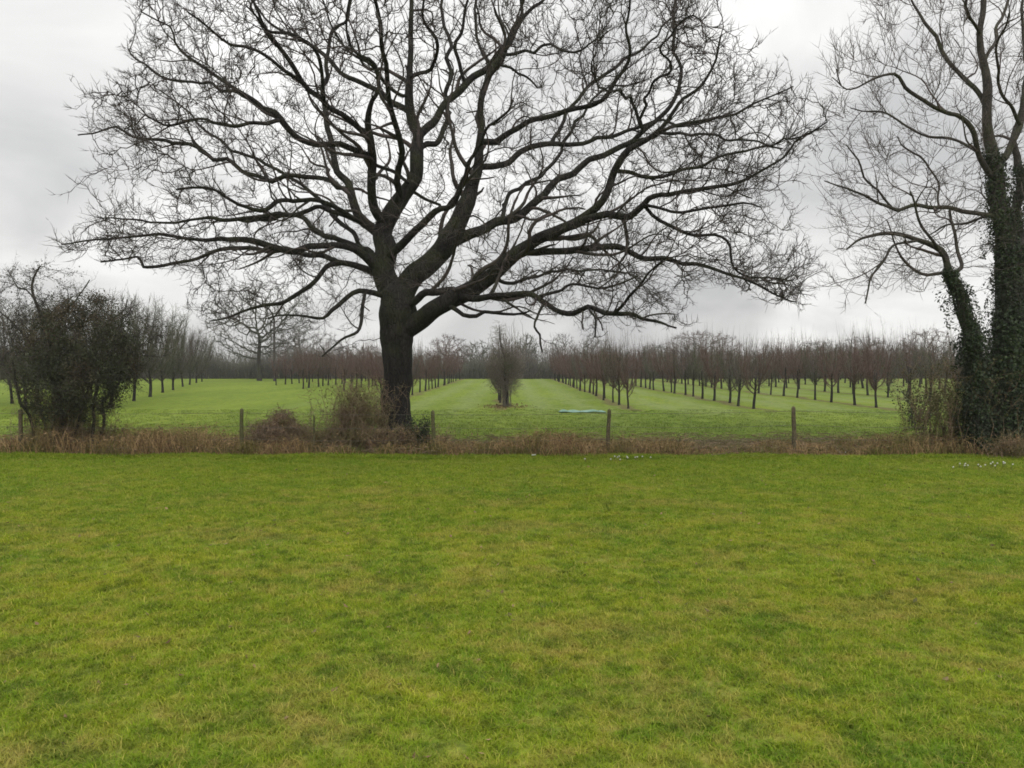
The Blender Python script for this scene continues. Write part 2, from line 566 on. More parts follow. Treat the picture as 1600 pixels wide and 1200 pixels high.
M_BRAM = plant_mat('bramble_stems', (0.105, 0.070, 0.045), (0.27, 0.200, 0.135), (0.13, 0.115, 0.052), nscale=2.2)
M_DEAD = plant_mat('dead_grass_and_bracken', (0.13, 0.072, 0.034), (0.48, 0.34, 0.17), (0.15, 0.135, 0.040), 0.2, nscale=1.7)
M_DEADL = plant_mat('withered_leaves', (0.10, 0.060, 0.032), (0.33, 0.225, 0.125), (0.095, 0.095, 0.034), 0.2, nscale=2.4)
M_OLIVE = plant_mat('olive_leaves', (0.050, 0.060, 0.022), (0.120, 0.120, 0.045), (0.110, 0.070, 0.038), 0.2, nscale=2.0)
M_POST = bark_mat('weathered_post_wood', (0.175, 0.145, 0.082), (0.075, 0.062, 0.038), (0.080, 0.090, 0.030), 0.7, 22, 0.5)
M_RANK = plant_mat('rank_green_grass', (0.085, 0.13, 0.02), (0.17, 0.20, 0.04), (0.14, 0.14, 0.045), 0.3)
M_WIRE = plant_mat('rusty_wire', (0.10, 0.09, 0.08), (0.14, 0.12, 0.10))
M_WHITE = plant_mat('white_petals', (0.75, 0.76, 0.72), (0.85, 0.85, 0.82), transl=0.3)
M_TURQ = plant_mat('turquoise_sheet_plastic', (0.105, 0.205, 0.150), (0.15, 0.26, 0.195), rough=0.5, spec=0.3)
M_POLE = bark_mat('pole_wood', (0.10, 0.09, 0.08), (0.05, 0.045, 0.04), None, 0, 6, 0.3)

# ------------------------------------------------------------------ ground
def grid_sheet(name, xs, ys, zoff, mat, zf=gz):
    X, Y = np.meshgrid(xs, ys)
    Z = zf(X, Y) + zoff
    V = np.stack([X, Y, Z], -1).reshape(-1, 3)
    nx, ny = len(xs), len(ys)
    i = (np.arange(ny - 1)[:, None] * nx + np.arange(nx - 1)[None]).ravel()
    q = np.stack([i, i + 1, i + 1 + nx, i + nx], -1)
    return link(name, mesh_from(name, V, q, None, [mat]))


def spaced(lo, hi, n, p):
    t = np.linspace(-1, 1, n)
    return np.sign(t) * np.abs(t) ** p * (hi - lo) / 2 + (hi + lo) / 2


LAWN_END = 14.02
fx = np.concatenate([[-2500, -1200, -500, -200], np.arange(-90, -24, 2.0), np.arange(-24, 24.1, 0.5), np.arange(26, 91, 2.0), [200, 500, 1200, 2500]])
fy = np.concatenate([[-2500, -1000, -300, -80, -20, 0, 6, 12], np.arange(13.4, 40, 0.35), np.arange(40, 130, 2.0), [160, 240, 400, 800, 1600, 3000]])
def gz_field(x, y):
    return gz(x, y) - 0.35 * np.clip((14.15 - y) / 0.6, 0, 1)


tag(grid_sheet('field', fx, fy, -0.012, M_FIELD, gz_field), 'green orchard field reaching to the far hedge', kind='structure')
lx = np.arange(-30, 30.1, 0.35)
ly = np.concatenate([np.arange(-8, LAWN_END, 0.35), [LAWN_END]])
tag(grid_sheet('lawn', lx, ly, 0.0, M_LAWN), 'mottled yellow green lawn in the foreground', kind='structure')


# ---- grass: clumps of blades set out with geometry nodes
def blade_clump(name, n, rad, h, w, mat, lean=0.6):
    x, y = rng.uniform(-rad, rad, (2, n))
    hh = h * rng.uniform(0.5, 1.3, n)
    ang = rng.uniform(0, 2 * math.pi, n)
    ln = lean * rng.uniform(0.2, 1.5, n)
    lx_, ly_ = np.cos(ang) * ln * hh, np.sin(ang) * ln * hh
    sx, sy = -np.sin(ang) * w / 2, np.cos(ang) * w / 2
    z0 = np.full(n, -0.006)
    b1 = np.stack([x - sx, y - sy, z0], -1); b2 = np.stack([x + sx, y + sy, z0], -1)
    m1 = np.stack([x + lx_ * .35 - sx * .8, y + ly_ * .35 - sy * .8, hh * .6], -1)
    m2 = np.stack([x + lx_ * .35 + sx * .8, y + ly_ * .35 + sy * .8, hh * .6], -1)
    tp = np.stack([x + lx_, y + ly_, hh * 0.95], -1)
    V = np.stack([b1, b2, m2, m1, tp], 1).reshape(-1, 3)
    i = np.arange(n)[:, None] * 5
    me = mesh_from(name, V, i + np.array([0, 1, 2, 3]), i + np.array([3, 2, 4]), [mat], vcol=np.repeat(rng.random(n), 5))
    return bpy.data.objects.new(name, me)


def scatter(name, pts, rot, scl, sources, label, cat=None):
    coll = bpy.data.collections.new(name + '_sources')
    for s in sources: coll.objects.link(s)
    me = bpy.data.meshes.new(name)
    me.vertices.add(len(pts)); me.vertices.foreach_set('co', np.asarray(pts, np.float32).ravel())
    for nm, dat in (('rz', rot), ('sc', scl)):
        a = me.attributes.new(nm, 'FLOAT', 'POINT'); a.data.foreach_set('value', np.asarray(dat, np.float32))
    o = link(name, me)
    ng = bpy.data.node_groups.new(name + '_scatter', 'GeometryNodeTree')
    ng.interface.new_socket('Geometry', in_out='INPUT', socket_type='NodeSocketGeometry')
    ng.interface.new_socket('Geometry', in_out='OUTPUT', socket_type='NodeSocketGeometry')
    n = ng.nodes; l = ng.links
    gi, go = n.new('NodeGroupInput'), n.new('NodeGroupOutput')
    m2p = n.new('GeometryNodeMeshToPoints')
    iop = n.new('GeometryNodeInstanceOnPoints')
    ci = n.new('GeometryNodeCollectionInfo'); ci.inputs[0].default_value = coll
    ci.inputs['Separate Children'].default_value = True; ci.inputs['Reset Children'].default_value = True
    iop.inputs['Pick Instance'].default_value = True
    ar = n.new('GeometryNodeInputNamedAttribute'); ar.data_type = 'FLOAT'; ar.inputs[0].default_value = 'rz'
    asx = n.new('GeometryNodeInputNamedAttribute'); asx.data_type = 'FLOAT'; asx.inputs[0].default_value = 'sc'
    cb = n.new('ShaderNodeCombineXYZ')
    e2r = n.new('FunctionNodeEulerToRotation')
    l.new(gi.outputs[0], m2p.inputs[0]); l.new(m2p.outputs[0], iop.inputs['Points'])
    l.new(ci.outputs[0], iop.inputs['Instance'])
    l.new(ar.outputs[0], cb.inputs[2]); l.new(cb.outputs[0], e2r.inputs[0]); l.new(e2r.outputs[0], iop.inputs['Rotation'])
    l.new(asx.outputs[0], iop.inputs['Scale'])
    l.new(iop.outputs[0], go.inputs[0])
    md = o.modifiers.new('scatter', 'NODES'); md.node_group = ng
    tag(o, label, cat, kind='stuff')
    return o


def trapezoid_points(y0, y1, dens, marg=2.2, k=0.70):
    h_ = dens ** -0.5; w_ = k * y1 + marg
    x, y = np.meshgrid(np.arange(-w_, w_, h_), np.arange(y0, y1, h_))
    x = (x + rng.uniform(-.45, .45, x.shape) * h_).ravel(); y = (y + rng.uniform(-.45, .45, y.shape) * h_).ravel()
    ok = np.abs(x) < k * y + marg
    x, y = x[ok], y[ok]
    return x, y


cl = [blade_clump('grass_clump', 170, 0.10, 0.020, 0.0042, M_BLADE, 1.7) for _ in range(4)]
pp, rr, ss = [], [], []
for y0, y1, dn in ((2.6, 6, 75), (6, 10, 55), (10, LAWN_END, 42)):
    x, y = trapezoid_points(y0, y1, dn)
    pp.append(np.stack([x, y, gz(x, y)], -1)); rr.append(rng.uniform(0, 6.28, len(x))); ss.append(rng.uniform(0.75, 1.3, len(x)) * (1 + 0.03 * (y - 3)))
# ragged taller tufts along the lawn's edge
x = rng.uniform(-12, 12, 1500); y = LAWN_END + rng.normal(0, 0.13, 1500) + 0.10 * np.sin(x * 1.7) + 0.05 * np.sin(x * 5.3)
pp.append(np.stack([x, y, gz(x, y)], -1)); rr.append(rng.uniform(0, 6.28, 1500)); ss.append(rng.uniform(1.2, 2.4, 1500))
scatter('lawn_grass', np.concatenate(pp), np.concatenate(rr), np.concatenate(ss), cl, 'short mottled grass blades covering the whole lawn', 'grass')

cl = [blade_clump('field_grass_clump', 70, 0.18, 0.040, 0.009, M_FBLADE, 1.4) for _ in range(3)]
pp, rr, ss = [], [], []
for y0, y1, dn in ((16.0, 22, 10), (22, 28, 5)):
    x, y = trapezoid_points(y0, y1, dn)
    pp.append(np.stack([x, y, gz(x, y) - 0.012], -1)); rr.append(rng.uniform(0, 6.28, len(x))); ss.append(rng.uniform(0.7, 1.3, len(x)))
scatter('field_grass', np.concatenate(pp), np.concatenate(rr), np.concatenate(ss), cl, 'longer green grass of the field beyond the fence', 'grass')


# ------------------------------------------------------------------ traced trees
class Tree:
    """limbs traced from the photograph, each at its own distance; (x, y, radius) in photograph pixels"""
    def __init__(self, D0, step=0.12):
        self.D0, self.step = D0, step
        self.nodes, self.par, self.rad, self.px = [], [], [], []
        self.limbs = []

    def limb(self, pts, d1=0.0, gnarl=0.03, root=False, d0=None):
        pts = [tuple(p) for p in pts]
        if root or not self.nodes:
            par, ds = -1, (d0 if d0 is not None else self.D0)
        else:
            q = np.array(self.px); k = int(np.argmin(((q - np.array(pts[0][:2])) ** 2).sum(1)))
            par = k; ds = self.nodes[k][1]
            pts[0] = (q[k][0], q[k][1], pts[0][2])
        de = self.D0 + d1
        L = np.concatenate([[0], np.cumsum([math.dist(pts[i][:2], pts[i + 1][:2]) for i in range(len(pts) - 1)])])
        t = (L / L[-1]) ** 0.85
        W = []
        for (x, y, r), tt in zip(pts, t):
            d = ds + (de - ds) * tt
            W.append(np.append(P(x, y, d), r * d / F))
        W = catmull(W, self.step)
        n = len(W)
        k = np.arange(n) * self.step
        amp = gnarl * np.minimum(1, k / 0.4)
        kn = np.arange(0, n + 4, 3)
        for ax, g_ in ((0, 1.0), (1, 1.5), (2, 1.0)):
            kk = np.interp(np.arange(n) + rng.uniform(0, 3), kn, rng.normal(0, 1.7, len(kn)))
            W[:, ax] += amp * kk
        base = len(self.nodes)
        px = proj(W[:, :3])
        for i in range(n):
            self.nodes.append(W[i, :3]); self.rad.append(max(W[i, 3], 0.004)); self.px.append(px[i])
            self.par.append(par if i == 0 else base + i - 1)
        self.limbs.append((base, n))

    def sublimbs(self, n, L, C, poly=None, rfac=0.55, wig=0.30, out=0.35, up=0.05):
        """second-order branches leaving the traced limbs, crooked and tapering"""
        cand = [i for b, m in self.limbs[1:] for i in range(b + m // 6, b + m - 1)]
        w = np.array([min(self.rad[i], 0.09) ** 0.5 for i in cand]); w /= w.sum()
        for i in rng.choice(cand, n, p=w, replace=False):
            p = np.array(self.nodes[i]); q = np.array(self.nodes[i + 1]); t = norm((q - p)[None])[0]
            o = norm((p - np.asarray(C))[None])[0]
            s = rand_dir(1)[0]; s = s - t * s.dot(t); s = s / np.linalg.norm(s)
            d = norm((t * 0.55 + s * 0.75 + o * out)[None])[0]
            r = min(self.rad[i] * rfac * rng.uniform(0.6, 1.1), 0.055); r0 = max(r, 0.014)
            ln = rng.uniform(*L) * (0.6 + 0.4 * min(1, r0 / 0.04)); m = max(4, int(ln / self.step))
            par = int(i); kink = rng.normal(size=3) * 0.5
            for k in range(m):
                if k % 3 == 0: kink = rng.normal(size=3)
                d = norm((d + wig * 0.6 * kink + wig * 0.3 * rng.normal(size=3) + o * out * 0.18 + np.array([0, 0, up]))[None])[0]
                p = p + d * self.step
                if poly is not None and not in_poly(proj(p[None]), poly)[0] and proj(p[None])[0][1] > -180: break
                self.nodes.append(p.copy()); self.rad.append(max(0.006, r0 * (1 - 0.75 * k / m))); self.px.append(proj(p)); self.par.append(par)
                par = len(self.nodes) - 1

    def grow(self, A, step, kill, reach, iters, wig, up, r_tip=0.004, expo=2.35, out=0.0, ctr=(0, 0, 0)):
        n0 = len(self.nodes)
        pos, par = colonize(self.nodes, self.par, A, step, kill, reach, iters, wig, up, out, ctr)
        rad = graph_radii(par, n0, r_tip, expo)
        rad[:n0] = self.rad
        # a grown branch never starts thicker than what it leaves
        for i in range(n0, len(par)):
            rad[i] = min(rad[i], rad[par[i]] * 0.94)
        nt = sum(m for b, m in self.limbs)
        self.pos, self.parr, self.radd, self.n0 = pos, par, rad, nt
        return pos, par, rad

    def limb_mesh(self, i, mat, sides=None, rough=0.05, name='limb'):
        b, n = self.limbs[i]
        pts = np.array(self.nodes[b:b + n]); r = np.array(self.rad[b:b + n])
        a = Acc()
        sweep(a, pts, r, sides or (14 if r.max() > 0.1 else 8 if r.max() > 0.04 else 6), rough, i * 1.7)
        return a.mesh(name, mat)

    def branch_mesh(self, name, mat):
        a = Acc()
        i = np.arange(self.n0, len(self.parr)); p = self.parr[i]
        A, B = self.pos[p], self.pos[i]
        rb = self.radd[i]; ra = np.where(p < self.n0, rb * 1.1, self.radd[p])
        ra = np.minimum(ra, rb * 1.6)
        B2 = B + (B - A) * 0.06
        th = rb > 0.022
        for sel, sd_ in ((th, 6), (~th, 3)):
            if sel.any():
                a.tubes(np.stack([A[sel], B2[sel]], 1), np.stack([ra[sel], rb[sel]], 1), sd_, False)
        return a.mesh(name, mat)

    def spray_mesh(self, name, mat, n, rmax, C, L=(0.45, 1.0), r=0.0065, up=0.22, out=0.6, nt=7, keep=None, tl=(0.14, 0.34), tr=0.0034, kink=0.20):
        """fine branchlets of the outer crown: nearly straight shoots that bend upwards, with side twigs"""
        i = np.nonzero((self.radd < rmax) & (self.parr >= 0))[0]
        if keep is not None: i = i[keep(self.pos[i])]
        d0 = np.linalg.norm(self.pos[i] - np.asarray(C), axis=1); w = d0 ** 1.5; w /= w.sum()
        i = rng.choice(i, n, p=w)
        a = Acc(); N = len(i)
        B = self.pos[i]; t = norm(B - self.pos[self.parr[i]]); o = norm(B - np.asarray(C))
        d = norm(t * 0.5 + o * out + 0.55 * rand_dir(N) + np.array([0, 0, up * .5]))
        ln = rng.uniform(*L, (N, 1)) / 4
        pts = [B]
        for k in range(4):
            d = norm(d + kink * rand_dir(N) + np.array([0, 0, up * .45])); pts.append(pts[-1] + d * ln)
        Pt = np.stack(pts, 1)
        a.tubes(Pt, np.array([[1, .85, .7, .55, .3]]) * r * rng.uniform(.7, 1.2, (N, 1)), 3, True)
        j = np.repeat(np.arange(N), nt); m = len(j)
        u = rng.uniform(0.2, 3.95, m); k = u.astype(int); f = (u - k)[:, None]
        b = Pt[j, k] * (1 - f) + Pt[j, k + 1] * f; dd = norm(Pt[j, k + 1] - Pt[j, k])
        sd_ = norm(dd * 0.9 + 0.9 * rand_dir(m) + np.array([0, 0, up * .6]))
        l2 = rng.uniform(*tl, (m, 1)) * (1.15 - 0.2 * u[:, None] / 4)
        p1 = b + sd_ * l2 * .5; p2 = p1 + norm(sd_ + .25 * rand_dir(m) + np.array([0, 0, up * .6])) * l2 * .5
        a.tubes(np.stack([b, p1, p2], 1), np.tile([[tr, tr * .8, tr * .35]], (m, 1)), 3, True)
        return a.mesh(name, mat)

    def twig_mesh(self, name, mat, rmax, per, n_sub, L, r, up, spread=0.9, limbs_too=True, keep=None):
        a = Acc()
        i = np.nonzero((self.radd < rmax) & (np.arange(len(self.parr)) >= (0 if limbs_too else self.n0)) & (self.parr >= 0))[0]
        if keep is not None:
            i = i[keep(self.pos[i])]
        k = rng.poisson(per, len(i)); i = np.repeat(i, k)
        A, B = self.pos[self.parr[i]], self.pos[i]
        base = A + (B - A) * rng.random((len(i), 1))
        twigs(a, base, norm(B - A), n_sub, L, r, spread, up)
        return a.mesh(name, mat)


def volume_points(n, C, R, poly=None, shell=0.4, thin_above=None):
    d = rand_dir(n * 3)
    r = rng.random(len(d)) ** (1 / 3) if shell <= 0 else (rng.random(len(d)) ** (1 / (3 + 4 * shell)))
    p = np.asarray(C) + d * r[:, None] * np.asarray(R)
    q = proj(p)
    ok = np.ones(len(p), bool)
    if poly is not None:
        ok &= in_poly(q, poly) | (q[:, 1] < -190)
    if thin_above is not None:
        ok &= (q[:, 1] > thin_above) | (rng.random(len(p)) < 0.3)
    return p[ok][:n]


# ------------------------------------------------------------------ the oak
OAK_D = 15.7
T = Tree(OAK_D, 0.13)
T.limb([(617, 708, 46), (618, 698, 35), (618, 680, 27), (618, 660, 24), (619, 620, 22), (620, 570, 22.5), (622, 520, 26), (622, 485, 29), (618, 455, 22)], 0, 0.008, root=True)
oak_limbs = [
    # left stem and the central leader
    ([(614, 475, 21), (603, 430, 19), (600, 395, 18), (598, 360, 16), (613, 329, 14), (631, 304, 13), (645, 273, 12), (650, 245, 12), (657, 210, 10.5), (646, 182, 10), (641, 150, 9), (641, 115, 7), (641, 70, 6), (645, 17, 5), (640, -60, 3.5), (650, -130, 2)], 0.6),
    ([(657, 210, 9), (666, 199, 9), (690, 171, 8), (725, 129, 8), (767, 101, 7), (785, 80, 7), (802, 52, 5), (827, 21, 4), (855, -10, 3), (890, -70, 2)], 2.2),
    ([(646, 182, 7), (624, 168, 7), (596, 147, 6), (554, 122, 5), (519, 101, 5), (484, 70, 4), (442, 49, 3), (414, 28, 2.5), (390, 0, 2)], 1.8),
    ([(641, 152, 4), (631, 150, 4), (603, 129, 4), (585, 108, 4), (554, 87, 3), (529, 60, 2.5), (505, 21, 2), (495, -40, 1.5)], -1.5),
    ([(641, 120, 5), (676, 101, 4), (683, 70, 4), (660, 30, 3), (655, -30, 2)], -2.0),
    ([(598, 345, 10), (587, 325, 9.5), (580, 280, 9), (578, 245, 9), (580, 217, 8), (575, 189, 7), (582, 154, 5), (596, 133, 4.5), (589, 105, 4), (557, 84, 3.5), (540, 40, 2.5), (545, -30, 2)], -2.4),
    ([(580, 220, 7), (568, 206, 6.5), (540, 182, 6), (515, 171, 6), (498, 154, 6), (470, 130, 5.5), (445, 91, 5), (417, 52, 4), (400, 21, 3), (380, -40, 2)], -3.2),
    ([(596, 372, 11), (575, 355, 10), (550, 315, 9), (540, 280, 8), (522, 245, 7), (512, 203, 6), (508, 157, 5), (505, 115, 4.5), (512, 77, 4), (522, 42, 3.5), (540, 24, 3), (560, -20, 2)], 2.8),
    ([(578, 248, 7), (540, 234, 7), (505, 224, 6.5), (470, 213, 6.5), (438, 182, 7), (417, 168, 6), (393, 150, 5), (347, 126, 4), (295, 91, 3), (274, 66, 2.5), (267, 42, 2), (225, 21, 1.5)], -1.4),
    ([(545, 300, 5), (505, 281, 5), (452, 280, 5), (417, 280, 5), (372, 262, 4.5), (330, 241, 4.5), (295, 227, 4), (260, 220, 4), (225, 220, 3), (190, 206, 2.5), (162, 199, 2), (120, 210, 1.5)], 2.5),
    ([(566, 348, 6), (547, 336, 6), (505, 315, 5), (452, 314, 5), (417, 328, 5), (382, 318, 4), (330, 294, 3), (309, 290, 3), (277, 297, 2)], -2.2),
    ([(560, 352, 6), (515, 329, 5), (452, 329, 5), (410, 338, 5), (347, 343, 4), (295, 343, 3), (246, 353, 2.5), (200, 343, 2), (155, 339, 1.5)], 0.8),
    ([(592, 425, 11), (566, 402, 9), (527, 383, 7), (489, 386, 7), (458, 387, 8), (420, 383, 7), (393, 379, 7), (351, 384, 5), (309, 374, 4), (267, 371, 3.5), (190, 378, 2.5), (92, 381, 1.5)], -2.0),
    ([(592, 433, 9), (554, 413, 7), (527, 409, 6), (497, 402, 6), (456, 394, 5), (400, 390, 5), (351, 389, 4.5), (288, 409, 3.5), (225, 416, 3.5), (218, 402, 2.5), (155, 413, 2)], 1.6),
    ([(535, 411, 6), (504, 425, 5.5), (481, 448, 5), (443, 471, 4.5), (425, 476, 4), (385, 484, 3), (351, 499, 2.5), (335, 505, 1.5)], -0.8),
    ([(592, 478, 7), (573, 459, 6), (554, 460, 5.5), (516, 482, 5), (504, 494, 3.5), (458, 490, 2.5), (420, 496, 1.5)], -1.6),
    ([(568, 459, 4), (566, 505, 4), (546, 528, 3), (500, 555, 2)], -2.0),
    ([(588, 405, 8), (573, 394, 7), (531, 375, 6), (508, 363, 6), (466, 340, 5), (420, 337, 4.5), (380, 345, 3), (330, 350, 2)], 3.2),
    ([(589, 252, 4), (610, 266, 4), (628, 277, 4), (640, 285, 3)], 0.0),
    ([(500, 160, 4), (500, 94, 4), (463, 63, 3.5), (421, 42, 3), (386, 10, 2)], -4.0),
    ([(470, 128, 4), (452, 115, 4), (400, 80, 3.5), (354, 70, 3), (323, 42, 2.5), (295, 14, 2)], -3.6),
    ([(440, 190, 5), (393, 192, 4), (344, 199, 4), (316, 182, 3), (274, 192, 3), (232, 185, 2)], -3.4),
    ([(395, 152, 4), (347, 143, 3.5), (309, 126, 3), (260, 126, 3), (218, 94, 2), (196, 80, 1.5)], 0.6),
    ([(590, 440, 5), (560, 380, 5), (520, 330, 5), (470, 290, 4), (400, 250, 3.5), (340, 220, 3), (290, 170, 2), (250, 140, 1.5)], 4.5),
    # right stem
    ([(630, 478, 21), (650, 432, 18), (677, 406, 17), (700, 378, 17), (716, 352, 15), (727, 325, 14), (736, 297, 12), (746, 259, 10), (750, 210, 8), (753, 161, 7), (764, 129, 7), (774, 101, 9), (792, 70, 5), (809, 35, 4), (813, 0, 3.5), (825, -70, 2.5)], 1.0),
    ([(748, 262, 7), (785, 259, 7), (820, 234, 6.5), (842, 225, 6), (890, 223, 5), (925, 221, 4.5), (975, 208, 4), (1030, 190, 3), (1092, 195, 2.5), (1150, 175, 1.5)], 3.4),
    ([(751, 224, 7), (785, 214, 7), (825, 196, 6), (871, 179, 6), (912, 165, 5), (946, 150, 5), (965, 125, 4.5), (979, 100, 4), (983, 50, 3), (983, 0, 2.5), (975, -60, 2)], -2.0),
    ([(862, 221, 4), (883, 183, 4), (925, 128, 4), (975, 96, 3.5), (1020, 60, 2.5), (1060, 10, 2)], 3.8),
    ([(700, 382, 12), (722, 376, 11), (746, 363, 10), (776, 346, 9.5), (806, 340, 9), (828, 316, 8.5), (850, 296, 8), (896, 267, 7), (937, 246, 6.5), (979, 225, 6), (1025, 192, 5), (1050, 167, 4.5), (1062, 125, 4), (1060, 92, 3.5), (1050, 42, 3), (1060, -20, 2)], 2.2),
    ([(638, 516, 19), (660, 500, 15.5), (681, 484, 14.5), (719, 463, 15), (742, 446, 14), (765, 425, 13), (796, 402, 12.5), (833, 379, 11), (867, 358, 10.5), (904, 343, 9.5), (929, 325, 8.5), (946, 292, 8), (958, 267, 8), (975, 246, 7.5), (1000, 225, 6), (1033, 204, 5), (1060, 170, 4), (1100, 120, 3), (1130, 60, 2)], -2.6),
    ([(895, 349, 9), (930, 340, 8.5), (967, 333, 8), (1003, 321, 7), (1033, 304, 5.5), (1092, 296, 5), (1142, 287, 4), (1183, 271, 3), (1221, 246, 2.5), (1242, 221, 2), (1279, 200, 1.5)], -3.6),
    ([(1003, 324, 4), (1050, 354, 4), (1092, 371, 3.5), (1133, 379, 3), (1150, 417, 2.5), (1190, 432, 2), (1240, 440, 1.5)], -2.0),
    ([(805, 398, 8), (842, 392, 8), (904, 390, 7.5), (967, 385, 7), (1008, 404, 6), (1058, 408, 5), (1108, 417, 4), (1154, 437, 3), (1200, 454, 2.5), (1242, 471, 1.5)], 0.8),
    ([(1000, 325, 4), (1060, 326, 3.5), (1110, 324, 3), (1167, 321, 2.5), (1192, 330, 1.5)], -3.4),
    ([(956, 272, 5), (1000, 276, 4.5), (1033, 275, 4), (1092, 258, 3.5), (1133, 242, 3), (1217, 233, 2)], -1.2),
    ([(979, 227, 5), (1040, 205, 4), (1092, 192, 3.5), (1154, 175, 3), (1196, 154, 2), (1235, 135, 1.5)], 1.0),
    ([(1033, 204, 4), (1112, 212, 3), (1154, 221, 2.5), (1237, 217, 2), (1290, 190, 1.5)], -3.8),
    ([(717, 468, 9), (750, 464, 7.5), (787, 465, 7), (824, 458, 7), (845, 465, 6), (866, 478, 6), (897, 489, 6), (918, 481, 5.5), (944, 487, 5.5), (984, 489, 5), (1002, 500, 4), (1034, 506, 3), (1060, 516, 2)], -4.0),
    ([(840, 462, 4), (876, 453, 3.5), (892, 445, 3), (950, 446, 2.5), (1000, 430, 2)], -2.4),
    ([(958, 487, 4), (981, 466, 3.5), (1002, 445, 3), (1017, 422, 2.5), (1040, 405, 1.5)], -4.4),
    ([(700, 470, 7), (711, 484, 5.5), (729, 494, 5), (748, 494, 4.5), (758, 487, 4), (782, 489, 3.5), (805, 492, 3), (830, 486, 1.5)], -1.6),
    ([(850, 470, 3), (839, 492, 3), (839, 511, 2.5), (850, 529, 2.5), (851, 553, 2)], -3.0),
    ([(918, 483, 2.5), (930, 500, 2.5), (926, 524, 2)], -3.8),
    ([(640, 480, 9), (658, 464, 8.5), (680, 456, 8), (705, 455, 8.5), (723, 459, 9)], -0.6),
    ([(618, 405, 9), (638, 371, 8.5), (659, 353, 8), (680, 332, 7), (704, 318, 6.5), (725, 278, 6), (735, 240, 4), (775, 190, 3), (800, 150, 2)], -2.6),
    ([(645, 295, 4), (666, 311, 3.5), (690, 320, 3)], 0.5),
    ([(727, 127, 4), (711, 77, 4), (722, 52, 3.5), (729, 21, 3), (735, -40, 2)], 0.5),
    ([(767, 99, 4), (746, 63, 3.5), (743, 28, 3), (750, -40, 2)], 3.5),
    ([(785, 108, 3), (820, 115, 2.5), (837, 136, 2)], 2.5),
    ([(785, 88, 4), (820, 78, 3.5), (860, 74, 3), (904, 79, 2.5), (940, 60, 1.5)], -2.5),
    ([(1000, 200, 4), (983, 154, 3.5), (946, 137, 2.5), (920, 100, 1.5)], -4.0),
    ([(1010, 205, 4), (1004, 158, 3.5), (1012, 140, 3), (1042, 108, 3), (1033, 75, 2.5), (1080, 20, 2)], -4.4),
    ([(780, 345, 5), (800, 300, 4.5), (850, 270, 4), (900, 200, 3.5), (930, 150, 2.5), (1000, 130, 1.5)], 4.8),
    ([(765, 424, 5), (800, 440, 4), (850, 425, 3), (900, 420, 2.5), (980, 425, 2)], 3.0),
    # towards and away from the viewer, high up
    ([(620, 320, 8), (625, 250, 7), (610, 180, 6), (600, 100, 5), (590, 10, 4), (570, -80, 3)], -4.8),
    ([(655, 240, 7), (690, 215, 6), (700, 150, 5), (700, 70, 4), (690, -20, 3), (700, -90, 2)], 4.6),
]
def slim(r):
    return r * (0.70 + 0.26 * min(1.0, max(0.0, (r - 8) / 6)))


for pts, d1 in oak_limbs:
    T.limb([(x_, y_, slim(r_)) for x_, y_, r_ in pts], d1, 0.024)
OAK_POLY = [(60, 385), (110, 342), (150, 325), (190, 290), (165, 255), (160, 215), (98, 190), (110, 160), (160, 140), (190, 100), (222, 75), (222, 30), (205, 0), (210, -220),
            (1120, -220), (1130, 0), (1155, 60), (1215, 95), (1260, 130), (1300, 190), (1290, 240), (1245, 290), (1195, 310), (1235, 350), (1290, 385), (1290, 455),
            (1240, 485), (1120, 450), (1075, 480), (1065, 522), (960, 525), (900, 515), (780, 498), (700, 488), (560, 455), (560, 530), (505, 560), (475, 505), (330, 520), (290, 480),
            (335, 425), (240, 425), (80, 408)]
_c = np.array([680.0, 400.0])
OAK_POLY = [tuple(p + (_c - p) / max(1, np.linalg.norm(_c - p)) * (34 if p[1] < 470 else 8)) for p in map(np.array, OAK_POLY)]
C = P(680, 430, OAK_D)
T.sublimbs(300, (0.8, 2.8), C, OAK_POLY)
A1 = volume_points(7500, C, (8.6, 6.2, 8.6), OAK_POLY, 1.1, -60)
A2 = volume_points(1100, P(680, 470, OAK_D), (7.8, 5.0, 1.7), OAK_POLY, 0.6)
A2 = A2[A2[:, 2] < C[2] + 0.6]
_q = proj(A2); A2 = A2[(_q[:, 0] > 560) | (_q[:, 1] < 430) | (rng.random(len(A2)) < 0.25)]
A = np.concatenate([A1[A1[:, 2] > C[2] - 0.9], A2])
import time
_t = time.time()
T.grow(A, 0.13, 0.27, 1.4, 70, 0.30, 0.03, 0.0066, 2.15, 0.65, C)
print('oak nodes', len(T.pos), 'attractors', len(A), 'time', round(time.time() - _t, 1))
oak = empty('oak_tree', P(618, 700, OAK_D) * np.array([1, 1, 0]))
oloc = Vector(oak.location)


def under(o, root):
    """keep a mesh made in world coordinates in place under a root that stands elsewhere"""
    o.parent = root
    o.matrix_parent_inverse = root.matrix_basis.inverted()
    return o


tag(oak, 'huge leafless spreading oak with a thick dark trunk rising behind the wire fence', 'tree')
